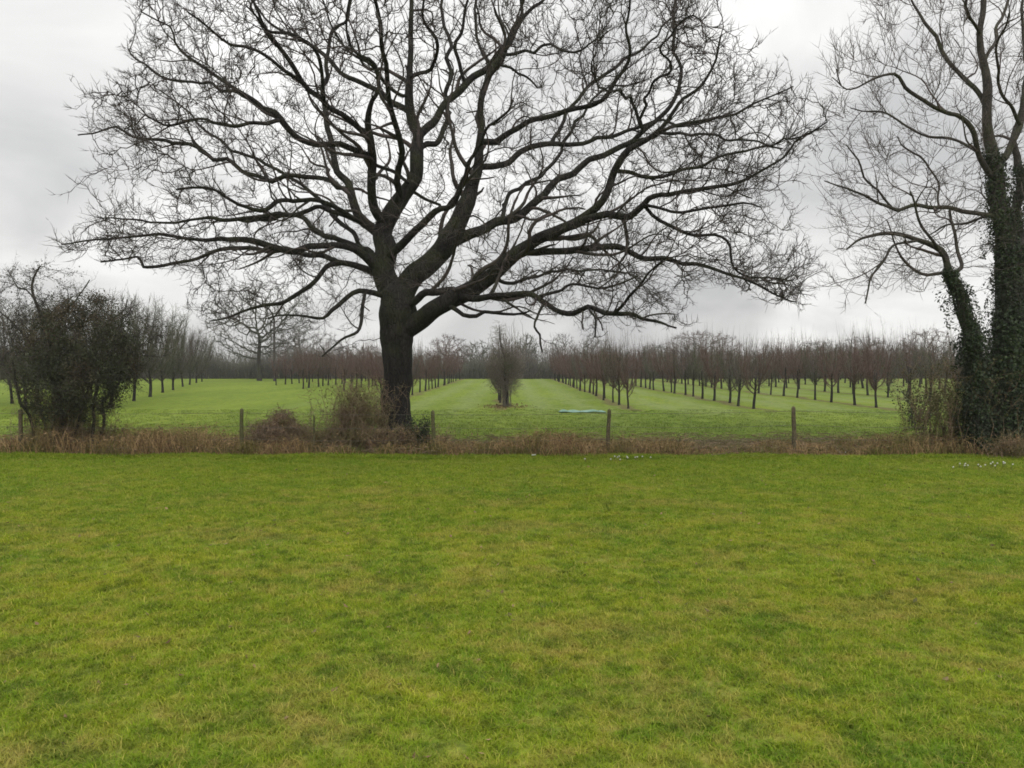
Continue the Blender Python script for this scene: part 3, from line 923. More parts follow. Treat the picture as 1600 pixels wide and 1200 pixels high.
# trunk with root flare
b, n = T.limbs[0]
pts = np.array(T.nodes[b:b + n]); r = np.array(T.rad[b:b + n])
pts = np.concatenate([pts[:1] - np.array([[0, 0, 0.25]]), pts]); r = np.concatenate([[r[0] * 1.15], r])
pts = catmull(np.column_stack([pts, r]), 0.06)
a = Acc(); sweep(a, pts[:, :3], pts[:, 3], 28, 0.055, 0.6)
under(link('trunk', a.mesh('trunk', M_OAK)), oak)
for i in range(1, len(T.limbs)):
    under(link('limb', T.limb_mesh(i, M_OAK)), oak)
br = under(link('branches', T.branch_mesh('branches', M_TWIG)), oak); br['kind'] = 'stuff'
keep = lambda p: (proj(p)[:, 1] > -80) | (rng.random(len(p)) < 0.35)
sp = under(link('branchlets', T.spray_mesh('branchlets', M_TWIG, 7200, 0.022, C, (0.20, 0.50), keep=keep, nt=6, tl=(0.07, 0.20), out=0.35, kink=0.42)), oak); sp['kind'] = 'stuff'
tw = under(link('twigs', T.twig_mesh('twigs', M_TWIG, 0.012, 0.8, 3, (0.10, 0.28), 0.0034, 0.2, 0.65, keep=keep)), oak); tw['kind'] = 'stuff'
print('oak twig tris', len(tw.data.polygons))

# ------------------------------------------------------------------ ivy-clad tree on the right
IV_D = 14.9


def ivy_sleeve(nodes, rads, n, thick, size, acc):
    nodes = np.asarray(nodes); rads = np.asarray(rads)
    w = rads + 0.03; w = w / w.sum()
    k = rng.choice(len(nodes), n, p=w)
    k2 = np.minimum(k + 1, len(nodes) - 1)
    t = rng.random((n, 1))
    c = nodes[k] * (1 - t) + nodes[k2] * t
    d = rand_dir(n); d[:, 2] *= 0.5; d = norm(d)
    th_ = np.arctan2(d[:, 1], d[:, 0])
    bulge = 0.35 + 1.3 * (np.sin(c[:, 2] * 3.1 + th_ * 2 + c[:, 0] * 5) * np.sin(c[:, 2] * 7.3 + th_) * 0.5 + 0.5)
    rr_ = rads[k] + thick * bulge * rng.random(n) ** 0.7
    acc.leaves(c + d * rr_[:, None], size, d, 0.95)


def vine_stems(nodes, rads, n, acc):
    nodes = np.asarray(nodes); m = len(nodes)
    ph = rng.uniform(0, 6.28, n); tw_ = rng.uniform(-0.25, 0.25, n)
    K = min(m, 24); ids = np.linspace(0, m - 1, K).astype(int)
    ang = ph[:, None] + tw_[:, None] * np.arange(K)[None]
    off = np.stack([np.cos(ang), np.sin(ang), np.zeros_like(ang)], -1) * (np.asarray(rads)[ids][None, :, None] + 0.02)
    acc.tubes(nodes[ids][None] + off, np.full((n, K), 0.014), 4, False)


R = Tree(IV_D, 0.12)
R.limb([(1577, 700, 31), (1576, 685, 25), (1575, 600, 22), (1578, 500, 16), (1576, 430, 14), (1572, 385, 13), (1563, 332, 12), (1557, 280, 11), (1551, 245, 9), (1544, 192, 7), (1543, 140, 6.5), (1537, 98, 5.5), (1530, 52, 4.5), (1541, 0, 4), (1545, -90, 3), (1550, -170, 2)], 0.2, 0.012, root=True)
right_limbs = [
    ([(1552, 285, 7), (1544, 270, 6), (1527, 238, 5.5), (1513, 203, 5), (1495, 182, 4.5), (1457, 164, 4), (1415, 136, 3.5), (1397, 122, 3), (1355, 133, 2), (1324, 140, 1.5), (1298, 121, 1)], -1.2),
    ([(1541, 168, 5), (1520, 129, 4.5), (1485, 101, 4), (1467, 70, 4), (1446, 35, 3), (1430, 0, 2), (1400, -50, 1.5)], 1.0),
    ([(1560, 265, 7), (1579, 231, 6.5), (1593, 196, 6), (1600, 157, 5), (1604, 105, 4), (1598, 40, 3), (1610, -60, 2)], 0.9),
    ([(1593, 194, 4), (1572, 161, 3.5), (1565, 133, 3), (1560, 80, 2.5), (1572, 20, 2)], -1.2),
    ([(1560, 345, 6), (1527, 331, 5), (1485, 325, 4.5), (1436, 322, 4), (1394, 325, 3.5), (1362, 315, 2.5), (1327, 290, 2), (1292, 280, 1.2)], -0.6),
    ([(1394, 325, 2.5), (1366, 290, 2.2), (1345, 259, 2), (1324, 224, 1.2)], -0.4),
    ([(1470, 324, 2.5), (1460, 280, 2), (1430, 240, 2), (1400, 215, 1.2)], 0.8),
    ([(1540, 340, 3), (1510, 348, 2.5), (1480, 352, 2), (1450, 370, 1.2)], 1.4),
    ([(1520, 238, 3), (1480, 215, 3), (1430, 205, 2.5), (1380, 175, 2), (1330, 170, 1.2)], 1.6),
    ([(1537, 100, 4), (1556, 50, 3.5), (1575, 0, 3), (1580, -80, 2)], 1.6),
    ([(1530, 50, 3.5), (1505, 0, 3), (1480, -60, 2)], -1.4),
    ([(1575, 420, 7), (1620, 330, 6), (1660, 240, 5), (1700, 140, 4), (1720, 20, 3)], 0.5),
    ([(1600, 350, 5), (1650, 320, 4), (1740, 270, 3), (1800, 200, 2)], -1.0),
]
for pts, d1 in right_limbs: R.limb([(x_, y_, r_ * 0.75) for x_, y_, r_ in pts], d1, 0.02)
n_main = len(R.limbs)
# second, leaning stem and third stem, from the same stool
R.limb([(1532, 700, 14), (1530, 680, 11), (1525, 620, 10), (1520, 540, 8.5), (1512, 500, 8), (1500, 462, 7.5), (1488, 437, 7), (1475, 412, 5), (1466, 392, 5), (1436, 378, 3.5), (1390, 364, 3), (1345, 371, 2), (1322, 390, 1.2)], -0.7, 0.015, root=True, d0=IV_D - 0.35)
R.limb([(1494, 436, 4), (1500, 412, 3), (1496, 380, 2.5), (1486, 330, 2)], 0, 0.02)
R.limb([(1436, 378, 2.5), (1396, 386, 2), (1380, 405, 1.8), (1355, 440, 1.5), (1349, 472, 1)], -1.0, 0.02)
R.limb([(1475, 412, 2.5), (1440, 350, 2.2), (1420, 300, 1.5)], -1.2, 0.02)
R.limb([(1596, 700, 12), (1594, 640, 10), (1593, 450, 9), (1590, 330, 7), (1589, 280, 6), (1587, 245, 5), (1595, 170, 4), (1625, 60, 3)], 1.0, 0.02, root=True, d0=IV_D + 0.5)
R_POLY = [(1600, 470), (1500, 430), (1440, 470), (1340, 480), (1280, 440), (1290, 380), (1270, 300), (1280, 250), (1320, 215), (1290, 120), (1330, 60), (1380, 0), (1390, -220), (2000, -220), (2000, 470)]
R.sublimbs(45, (0.7, 2.0), P(1570, 420, IV_D), R_POLY)
A = np.concatenate([volume_points(1900, P(1600, 160, IV_D), (4.2, 3.2, 4.6), R_POLY, 0.4, -70),
                    volume_points(350, P(1420, 380, IV_D - .5), (1.9, 1.2, 1.2), R_POLY, 0.2)])
R.grow(A, 0.13, 0.22, 1.4, 60, 0.14, 0.05, 0.0042, 2.2, 0.5, P(1570, 420, IV_D))
ivt = empty('ivy_clad_tree', P(1577, 698, IV_D) * np.array([1, 1, 0]))
tag(ivt, 'tall leafless tree with ivy wrapped thickly round its forked trunks at the right edge', 'tree')
for i in range(len(R.limbs)):
    nm = 'trunk' if i in (0, n_main, len(R.limbs) - 1) else 'limb'
    under(link(nm, R.limb_mesh(i, M_BARK, name=nm)), ivt)
o = under(link('branches', R.branch_mesh('branches', M_ATWIG)), ivt); o['kind'] = 'stuff'
o = under(link('branchlets', R.spray_mesh('branchlets', M_ATWIG, 1300, 0.018, P(1570, 420, IV_D), (0.3, 0.75), keep=keep, up=0.3, nt=6)), ivt); o['kind'] = 'stuff'
o = under(link('twigs', R.twig_mesh('twigs', M_ATWIG, 0.010, 0.6, 2, (0.18, 0.48), 0.0030, 0.35, keep=keep)), ivt); o['kind'] = 'stuff'


def limb_nodes(Tr, i, cut=None):
    b_, n_ = Tr.limbs[i]
    nd = np.array(Tr.nodes[b_:b_ + n_]); rd = np.array(Tr.rad[b_:b_ + n_])
    if cut is not None:
        k = proj(nd)[:, 1] > cut
        nd, rd = nd[k], rd[k]
    return nd, rd


ivy = Acc()
nd, rd = limb_nodes(R, 0, 235); ivy_sleeve(nd, rd, 13000, 0.11, 0.046, ivy)
nd, rd = limb_nodes(R, 0, 480); ivy_sleeve(nd, rd, 8500, 0.26, 0.050, ivy)
nd, rd = limb_nodes(R, n_main, 420); ivy_sleeve(nd, rd, 7500, 0.075, 0.042, ivy)
nd, rd = limb_nodes(R, n_main, 520); ivy_sleeve(nd, rd, 5000, 0.16, 0.046, ivy)
nd, rd = limb_nodes(R, len(R.limbs) - 1, 260); ivy_sleeve(nd, rd, 7000, 0.09, 0.044, ivy)
vs = Acc()
for li, cut in ((0, 300), (n_main, 430)):
    nd, rd = limb_nodes(R, li, cut)
    vine_stems(nd, rd + 0.015, 7, vs)
    m = 260
    k = rng.integers(0, len(nd), m); d = rand_dir(m); d[:, 2] = -0.1; d = norm(d)
    b_ = nd[k] + d * (rd[k] + 0.06)[:, None]
    p1 = b_ + d * 0.12 + np.array([0, 0, -.03]); p2 = p1 + d * .06 + np.array([0, 0, -.16])
    vs.tubes(np.stack([b_, p1, p2], 1), np.tile([[.004, .003, .001]], (m, 1)), 3, True)
    j = rng.integers(0, m, m * 5); t = rng.random((m * 5, 1))
    ivy.leaves(p1[j] + (p2 - p1)[j] * t, 0.05)
o = under(link('ivy_stems', vs.mesh('ivy_stems', M_BARK)), ivt); o['kind'] = 'stuff'
o = under(link('ivy', ivy.mesh('ivy', M_IVY, False)), ivt); o['kind'] = 'stuff'


# ------------------------------------------------------------------ shrubs
def arcs(acc, n, bx, by, spread, h, r, K=5, arch=1.0, z0=0.0, lean=(0, 0)):
    """arching stems: n of them, roots round (bx, by)"""
    x = bx + rng.normal(0, 1, n) * spread[0]; y = by + rng.normal(0, 1, n) * spread[1]
    z = gz(x, y) + z0
    a_ = rng.uniform(0, 2 * math.pi, n); hh = h * rng.uniform(0.5, 1.1, n); out = arch * hh * rng.uniform(0.2, 1.1, n)
    t = np.linspace(0, 1, K)[None]
    w = 0.06 * h
    X = x[:, None] + np.cos(a_)[:, None] * out[:, None] * t ** 1.3 + rng.normal(0, w, (n, K)) * t + lean[0] * t
    Y = y[:, None] + np.sin(a_)[:, None] * out[:, None] * t ** 1.3 + rng.normal(0, w, (n, K)) * t + lean[1] * t
    Z = z[:, None] + hh[:, None] * (t * (1 + arch * 0.6) - arch * 0.6 * t ** 2.5)
    Pt = np.stack([X, Y, Z], -1)
    acc.tubes(Pt, r * (1 - 0.7 * t) * rng.uniform(0.6, 1.3, (n, 1)), 3, True)
    return Pt


def pts_on(Pt, n, tmin=0.2):
    N, K = Pt.shape[:2]
    i = rng.integers(0, N, n); t = rng.uniform(tmin, 0.999, n) * (K - 1); k = t.astype(int); f = (t - k)[:, None]
    return Pt[i, k] * (1 - f) + Pt[i, k + 1] * f


def shrub(name, label, cat, cx_, D, spread, h, nst, nleaf, msteam, mleaf, r=0.006, arch=0.8, leaf=0.04, ntw=0, y_px=None, group=None, tw_up=0.2, tw_L=(0.12, 0.35)):
    X = (cx_ - 800) / F * D
    root = empty(name, (X, D, float(gz(X, D))))
    a_ = Acc(); Pt = arcs(a_, nst, X, D, spread, h, r, 6, arch)
    if ntw:
        b_ = pts_on(Pt, ntw, 0.25)
        twigs(a_, b_, norm(rng.normal(size=(ntw, 3)) + np.array([0, 0, .3])), 2, tw_L, 0.003, 0.9, tw_up)
    under(link('stems', a_.mesh('stems', msteam)), root)['kind'] = 'stuff'
    if nleaf:
        l_ = Acc(); l_.leaves(pts_on(Pt, nleaf, 0.1) + rng.normal(0, 0.03, (nleaf, 3)), leaf)
        under(link('leaves', l_.mesh('leaves', mleaf, False)), root)['kind'] = 'stuff'
    tag(root, label, cat, group)
    return root


# hawthorn and evergreen at the left
HD = 14.9
Hh = Tree(HD, 0.12)
Hh.limb([(97, 714, 7), (97, 700, 6), (95, 650, 5), (90, 600, 4), (80, 540, 3), (62, 490, 2.2), (50, 450, 1.8), (62, 420, 1.2)], 0.1, 0.02, root=True)
for pts, d1 in [([(94, 640, 5), (120, 590, 5), (150, 540, 4), (180, 500, 3), (200, 470, 2)], 0.8),
                ([(92, 610, 4), (60, 560, 4), (25, 510, 3), (0, 480, 2), (-30, 450, 1.5)], -0.6),
                ([(80, 540, 3.5), (100, 500, 3), (120, 470, 2.5), (140, 440, 2)], -0.6),
                ([(95, 650, 4), (130, 620, 4), (160, 570, 3), (185, 530, 2)], -0.4),
                ([(92, 600, 3.5), (40, 590, 3), (-20, 560, 3), (-70, 520, 2)], 0.6),
                ([(60, 490, 3), (40, 460, 2.5), (20, 440, 2), (10, 425, 1.5)], 0.6)]:
    Hh.limb([(x_, y_, r_ * 0.42) for x_, y_, r_ in pts], d1, 0.03)
for x0, x1 in ((70, 60), (118, 150), (82, 110), (110, 90), (50, 20), (140, 158), (150, 190)):
    Hh.limb([(x0, 714, 2.4), (x0 + (x1 - x0) * .2, 660, 2.2), (x0 + (x1 - x0) * .6, 610, 2), (x1, 560, 1.5)], rng.uniform(-.8, .8), 0.03, root=True, d0=HD + rng.uniform(-.3, .3))
A = np.concatenate([volume_points(1900, P(118, 560, HD), (1.35, 1.0, 1.35), None, 0.1),
                    volume_points(600, P(20, 500, HD), (1.2, 1.0, 1.1), None, 0.2),
                    volume_points(260, P(195, 530, HD), (0.9, .8, .75), None, 0.2),
                    volume_points(120, P(70, 445, HD), (0.7, .5, .5), None, 0.2)])
Hh.grow(A, 0.11, 0.17, 1.2, 45, 0.3, 0.0, 0.0035, 2.4)
haw = empty('hawthorn', P(97, 712, HD) * np.array([1, 1, 0]))
tag(haw, 'dense dark evergreen thorn tree on many thin stems beside the leftmost fence post', 'tree')
for i in range(len(Hh.limbs)):
    nm = 'trunk' if (i == 0 or i > 6) else 'limb'
    under(link(nm, Hh.limb_mesh(i, M_BARK, 6, name=nm)), haw)
under(link('branches', Hh.branch_mesh('branches', M_BARK)), haw)['kind'] = 'stuff'
under(link('twigs', Hh.twig_mesh('twigs', M_TWIG, 0.011, 2.4, 3, (0.12, 0.34), 0.0030, 0.1)), haw)['kind'] = 'stuff'
lf = Acc()
q = Hh.pos[Hh.n0:]; pq = proj(q)
inside = ((pq[:, 0] - 135) / 80) ** 2 + ((pq[:, 1] - 555) / 92) ** 2 < 1
inside |= ((pq[:, 0] - 95) / 62) ** 2 + ((pq[:, 1] - 580) / 100) ** 2 < 1
src = q[inside]
lf.leaves(src[rng.integers(0, len(src), 38000)] + rng.normal(0, 0.08, (38000, 3)), 0.036)
rest = q[~inside]
lf.leaves(rest[rng.integers(0, len(rest), 2600)] + rng.normal(0, 0.07, (2600, 3)), 0.034)
under(link('leaves', lf.mesh('leaves', M_EVER, False)), haw)['kind'] = 'stuff'

shrub('undergrowth', 'brown and green weedy stems standing under the dark thorn tree at left', 'undergrowth', 102, 15.0, (0.38, 0.24), 1.25, 230, 3600, M_BRAM, M_OLIVE, 0.005, 0.25, 0.032, 1500)


def mound(name, label, cat, cx_, D, W, Dp, H, nst, nleaf, ms, ml, leaf=0.03):
    X = (cx_ - 800) / F * D
    root = empty(name, (X, D, float(gz(X, D))))
    d = rand_dir(nst); d[:, 2] = np.abs(d[:, 2])
    rr_ = rng.uniform(0.35, 1.0, (nst, 1)) ** 0.6
    lump = 1 + 0.13 * np.sin(d[:, :1] * 7 + 1) + 0.12 * np.sin(d[:, 1:2] * 9 + d[:, 2:3] * 5) + rng.normal(0, .06, (nst, 1))
    c = np.array([X, D, float(gz(X, D))]) + d * rr_ * lump * np.array([W, Dp, H])
    t = norm(np.cross(d, rand_dir(nst)) + 0.75 * rand_dir(nst))
    L = rng.uniform(0.05, 0.22, (nst, 1))
    pa, pb, pc = c - t * L - d * L * 0.25, c, c + t * L - d * L * 0.25
    pa[:, 2] = np.maximum(pa[:, 2], 0.0); pc[:, 2] = np.maximum(pc[:, 2], 0.0)
    a_ = Acc(); a_.tubes(np.stack([pa, pb, pc], 1), np.tile([[0.0045, 0.004, 0.001]], (nst, 1)), 3, True)
    Pt = arcs(a_, 190, X, D, (W * .5, Dp * .5), H * 0.85, 0.005, 6, 0.8)
    b_ = pts_on(Pt, 900, .4); twigs(a_, b_, rand_dir(900), 1, (.08, .22), .0025, .9, .2)
    under(link('stems', a_.mesh('stems', ms)), root)['kind'] = 'stuff'
    l_ = Acc(); l_.leaves(c[rng.integers(0, nst, nleaf)] + rng.normal(0, .02, (nleaf, 3)), leaf, None)
    under(link('leaves', l_.mesh('leaves', ml, False)), root)['kind'] = 'stuff'
    tag(root, label, cat)
    return root


mound('bramble_mound', 'rounded purplish brown bramble mound beside the second fence post from left', 'bramble', 436, 15.25, 0.66, 0.5, 0.80, 4200, 4200, M_BRAM, M_DEADL)
mound('bramble_tuft', 'low brown bramble tuft filling the gap between bramble mound and oak', 'bramble', 520, 15.1, 0.5, 0.35, 0.48, 2200, 1300, M_BRAM, M_DEADL)
shrub('twiggy_bush', 'loose brown and olive twiggy bush growing against the left side of the oak trunk', 'bush', 560, 15.35, (0.36, 0.25), 1.45, 260, 2600, M_BRAM, M_OLIVE, 0.005, 0.36, 0.036, 2300)
shrub('dead_shrub', 'low reddish brown dead shrub in front of the oak trunk base', 'shrub', 607, 14.95, (0.55, 0.2), 0.50, 320, 3000, M_BRAM, M_DEADL, 0.005, 0.8, 0.038, 700)
shrub('ivy_bush', 'small dark green ivy bush between the oak trunk and a fence post', 'bush', 657, 14.95, (0.09, 0.09), 0.72, 60, 2400, M_BARK, M_IVY, 0.005, 0.35, 0.036, 80)
shrub('thicket', 'brownish olive thicket leaning left from the ivy covered stems', 'shrub', 1492, 15.0, (0.38, 0.3), 1.75, 170, 5200, M_BRAM, M_OLIVE, 0.006, 0.42, 0.038, 1300)
shrub('dark_bush', 'dark green bush filling the gap between the two ivy covered trunks', 'bush', 1555, 14.95, (0.22, 0.22), 1.3, 120, 7500, M_BARK, M_IVY, 0.006, 0.4, 0.042, 300)
shrub('leafy_sapling', 'small drooping green sapling beyond the fence left of the thicket', 'sapling', 1432, 19.5, (0.12, 0.1), 1.05, 26, 900, M_BARK, M_IVY, 0.006, 0.9, 0.06, 60)
shrub('red_leaved_shrub', 'low russet shrub at the lawn edge in the right corner of the photo', 'shrub', 1590, 13.9, (0.22, 0.12), 0.36, 120, 900, M_BRAM, M_DEADL, 0.004, 0.9, 0.035, 150)

# brown rough strip along the fence (nobody could count it)
dg = Acc()
N_ = 30000
x = rng.uniform(-16, 16, N_); y = rng.uniform(14.08, 16.7, N_) + 0.07 * np.sin(x * 3.1 + 1) + 0.05 * np.sin(x * 2)
lim = 0.20 + 0.09 * np.sin(x * 0.8 + 1) + 0.06 * np.sin(x * 2.7) + 0.05 * np.sin(x * 7.1 + y * 3)
left = np.clip((-x - 1.2) / 3.5, 0, 1)
ok = (y < 15.9 + 0.5 * left + 0.3 * np.sin(x * 1.3))
x, y, lim, left = x[ok], y[ok], lim[ok], left[ok]
n = len(x); z = gz(x, y)
lim = lim * (1.15 + 0.25 * rng.random(n))
hgt = (lim + 0.10 * left) * rng.uniform(0.35, 1.3, n)
ang = rng.uniform(0, 6.28, n); out = hgt * rng.uniform(0.2, 1.3, n)
p0 = np.stack([x, y, z], -1); p1 = p0 + np.stack([np.cos(ang) * out * .4, np.sin(ang) * out * .4, hgt * .7], -1)
p2 = p0 + np.stack([np.cos(ang) * out, np.sin(ang) * out, hgt * .85], -1)
dg.tubes(np.stack([p0, p1, p2], 1), np.tile([[0.0045, 0.0035, 0.001]], (n, 1)), 3, True)
o = link('dead_grass', dg.mesh('dead_grass', M_DEAD))
tag(o, 'strip of brown dead grass and bracken along the wire fence', 'dead grass', kind='stuff')
rk = Acc()
m = 6500
k = rng.integers(0, n, m); k = k[(np.sin(x[k] * 1.9) + np.sin(x[k] * 0.7 + 2) + rng.normal(0, .6, m)) > 0]
m = len(k); b_ = p0[k]; a2 = rng.uniform(0, 6.28, m); h2 = rng.uniform(.08, .24, m)
e_ = b_ + np.stack([np.cos(a2) * h2 * .6, np.sin(a2) * h2 * .6, h2], -1)
rk.tubes(np.stack([b_, (b_ + e_) / 2 + np.array([0, 0, .03]), e_], 1), np.tile([[0.005, 0.004, 0.001]], (m, 1)), 3, True)
o = link('rank_grass', rk.mesh('rank_grass', M_RANK)); tag(o, 'green tufts of rank grass growing through the brown strip', 'grass', kind='stuff')
ms_ = Acc()
m = 9000
x3 = rng.uniform(-16, 16, m); y3 = rng.uniform(14.3, 17.3, m) + 0.2 * np.sin(x3 * 1.1); h3 = rng.uniform(.03, .26, m)
b_ = np.stack([x3, y3, gz(x3, y3) + h3 * .6], -1); d3 = rand_dir(m) * np.array([1, .7, .25])
L3 = rng.uniform(.08, .2, (m, 1))
ms_.tubes(np.stack([b_ - d3 * L3, b_ + np.array([0, 0, .02]), b_ + d3 * L3], 1), np.tile([[0.006, 0.005, 0.002]], (m, 1)), 3, True)
o = link('matted_straw', ms_.mesh('matted_straw', M_BRAM)); tag(o, 'flattened matted brown stalks on the bank behind the wire fence', 'dead grass', kind='stuff')
dl = Acc()
m = 15000
k = rng.integers(0, n, m); dl.leaves(p1[k] + rng.normal(0, 0.03, (m, 3)), 0.045)
o = link('withered_leaves', dl.mesh('withered_leaves', M_DEADL, False))
tag(o, 'withered rust brown leaves tangled in the strip under the fence', 'leaves', kind='stuff')

# ------------------------------------------------------------------ fence
FD = 14.62
fence = empty('wire_fence', (-1.2, FD, 0))
tag(fence, 'low wire fence on weathered wooden posts between lawn and orchard', 'fence')
tops = []
for px_, top, lean, rr_ in ((30, 641, 0.02, 0.038), (377, 640, 0.0, 0.034), (489, 650, 0.03, 0.018), (678, 643, -0.03, 0.038), (950, 641, 0.03, 0.038), (1242, 637, -0.02, 0.040), (1520, 640, 0.0, 0.038)):
    X = (px_ - 800) / F * FD
    z1 = P(px_, top, FD)[2]
    a_ = Acc()
    zz = np.linspace(-0.3, z1, 12)
    pts = np.stack([X + lean * zz + 0.004 * np.sin(zz * 9 + px_), np.full(12, FD), zz], -1)
    sweep(a_, pts, np.linspace(rr_ * 1.05, rr_ * 0.95, 12), 10, 0.05, px_ * .1)
    p = under(link('post', a_.mesh('post', M_POST)), fence)
    bv = None
    tops.append((X, z1))
tops = [t_ for i, t_ in enumerate(tops) if i != 2]
tops = [(-15.5, tops[0][1])] + tops + [(13.5, tops[-1][1])]
for frac in (0.93, 0.62, 0.33):
    a_ = Acc()
    pts = []
    for (xa, za), (xb, zb) in zip(tops[:-1], tops[1:]):
        for k in range(10):
            t = k / 10
            pts.append((xa + (xb - xa) * t, FD - 0.046, (za + (zb - za) * t) * frac - 0.03 * 4 * t * (1 - t) * (1.2 if frac < .9 else .6)))
    pts.append((tops[-1][0], FD - 0.046, tops[-1][1] * frac))
    sweep(a_, pts, np.full(len(pts), 0.0028), 4)
    under(link('wire', a_.mesh('wire', M_WIRE)), fence)

# ------------------------------------------------------------------ orchard
def fruit_variant(k, h=2.35, nscaf=9, ntw=230, whips=6, whip_h=3.5, lean=0.0, wid=0.68, shape=1.0):
    """returns trunk mesh and crown mesh, standing at the origin"""
    a_ = Acc()
    zz = np.linspace(-0.08, 1.35, 9)
    cx_ = lean * zz + 0.02 * np.sin(zz * 4 + k)
    pts = np.stack([cx_, 0.02 * np.cos(zz * 3 + k), zz], -1)
    rad_ = np.interp(zz, [-0.1, 0.05, 0.6, 1.35], [0.085, 0.058, 0.048, 0.030])
    sweep(a_, pts, rad_, 7, 0.08, k)
    tm = a_.mesh('trunk', M_FBARK)
    c_ = Acc()
    zs = rng.uniform(0.50, 1.15, nscaf); an = np.arange(nscaf) * 2.4 + rng.uniform(0, 1, nscaf)
    K = 6; t = np.linspace(0, 1, K)[None]
    rr_ = wid * rng.uniform(0.6, 1.15, nscaf)
    top = h * rng.uniform(0.8, 1.05, nscaf)
    X = lean * zs[:, None] + np.cos(an)[:, None] * rr_[:, None] * t ** 0.6 + rng.normal(0, 0.03, (nscaf, K)) * t
    Y = np.sin(an)[:, None] * rr_[:, None] * t ** 0.6 + rng.normal(0, 0.03, (nscaf, K)) * t
    Z = zs[:, None] + (top - zs)[:, None] * t ** 1.25
    S = np.stack([X, Y, Z], -1)
    c_.tubes(S, 0.022 * (1 - 0.75 * t) * np.ones((nscaf, 1)), 4, True)
    b_ = pts_on(S, ntw, 0.12)
    out = b_ * np.array([1, 1, 0]); out = norm(out + 1e-4)
    twigs(c_, b_, norm(out * 0.45 + np.array([0, 0, 0.5]) + 0.45 * rng.normal(size=b_.shape)), 2, (0.18, 0.55), 0.0055, 0.6, 0.55)
    # fine hanging fringe low down
    b_ = pts_on(S, ntw // 2, 0.05); b_ = b_[b_[:, 2] < 1.5]
    twigs(c_, b_, norm(b_ * np.array([1, 1, 0]) + 1e-4), 2, (0.15, 0.4), 0.004, 0.9, -0.1)
    if whips:
        w0 = pts_on(S, whips, 0.7)
        D_ = norm(np.array([0, 0, 1.0]) + rng.normal(0, 0.10, (whips, 3)))
        ln = (whip_h - w0[:, 2:3]) * rng.uniform(0.5, 1.0, (whips, 1))
        mid_ = w0 + D_ * ln * .5 + rng.normal(0, 0.03, (whips, 3)); e_ = w0 + D_ * ln + rng.normal(0, 0.05, (whips, 3))
        c_.tubes(np.stack([w0, mid_, e_], 1), np.tile([[0.0075, 0.005, 0.002]], (whips, 1)), 3, True)
        nn = whips * 3; j = rng.integers(0, whips, nn); tt = rng.random((nn, 1))
        b2 = w0[j] + (e_[j] - w0[j]) * tt * 0.7
        c_.tubes(np.stack([b2, b2 + norm(D_[j] + 0.4 * rng.normal(size=(nn, 3))) * 0.35], 1), np.tile([[0.004, 0.001]], (nn, 1)), 3, True)
    return tm, c_


variants, tall, far_v = [], [], []
for k in range(8):
    tm, c_ = fruit_variant(k, 2.30 + 0.12 * (k % 3), 9 + k % 3, 300 + 40 * (k % 4), 7 + 3 * (k % 4), 3.7 + 0.15 * (k % 4), rng.uniform(-.04, .04))
    variants.append((tm, c_.mesh('crown', M_FRUIT if k % 3 else M_FRUITG)))
for k in range(4):
    tm, c_ = fruit_variant(k + 9, 3.6, 18, 1300, 5, 4.2, rng.uniform(-.04, .04), 1.25)
    tall.append((tm, c_.mesh('crown', M_FRUITG)))
for k in range(4):
    tm, c_ = fruit_variant(k + 20, 2.6, 10, 330, 9, 4.1, 0.0, 0.62)
    far_v.append((tm, c_.mesh('crown', M_FRUIT)))

protos = {}
ORD = ['nearest', 'second', 'third', 'fourth', 'fifth', 'sixth', 'seventh', 'eighth', 'ninth', 'tenth', 'eleventh', 'twelfth', 'thirteenth', 'fourteenth', 'fifteenth', 'sixteenth']
tree_count = 0


def place_tree(vs, key, x_, y_, label, group, s=1.0):
    global tree_count
    k = int(rng.integers(0, len(vs)))
    rz = rng.uniform(0, 6.28)
    r_ = empty('fruit_tree', (x_, y_, float(gz(x_, y_)) - 0.012), rz, s)
    r_.rotation_euler[0] = rng.normal(0, 0.03); r_.rotation_euler[1] = rng.normal(0, 0.03)
    r_.scale = (s * rng.uniform(0.85, 1.15), s * rng.uniform(0.85, 1.15), s)
    tm, cm = vs[k]
    if (key, k) not in protos:
        protos[(key, k)] = (link('trunk', tm, r_), link('crown', cm, r_))
    else:
        for src_ in protos[(key, k)]:
            c = src_.copy(); c.parent = r_; col.objects.link(c)
    tag(r_, label, 'tree', group)
    tree_count += 1
    return r_


def orchard_row(X, y0, y1, rowname, s=1.0, dx=2.0, xmax=0.60, vs=variants, key='n', ystart_px=None):
    ys_ = np.arange(y0, y1, dx); n_ = 0
    for y_ in ys_:
        yy = y_ + rng.normal(0, 0.12)
        if abs(X) > xmax * yy + 1.0: continue
        if yy > y0 + 6 and rng.random() < 0.06: continue
        vv, kk = (vs, key) if yy < 52 or vs is not variants else (far_v, 'f')
        if n_ < 16:
            lb = f'bare fruit tree, {ORD[n_]} in the {rowname}'
        else:
            lb = f'bare fruit tree far back in the {rowname}'
        n_ += 1
        place_tree(vv, kk, X + rng.normal(0, 0.06), yy, lb, 'fruit trees in ' + rowname, s * rng.uniform(0.86, 1.10) * (0.97 if yy < 50 else 1.0))


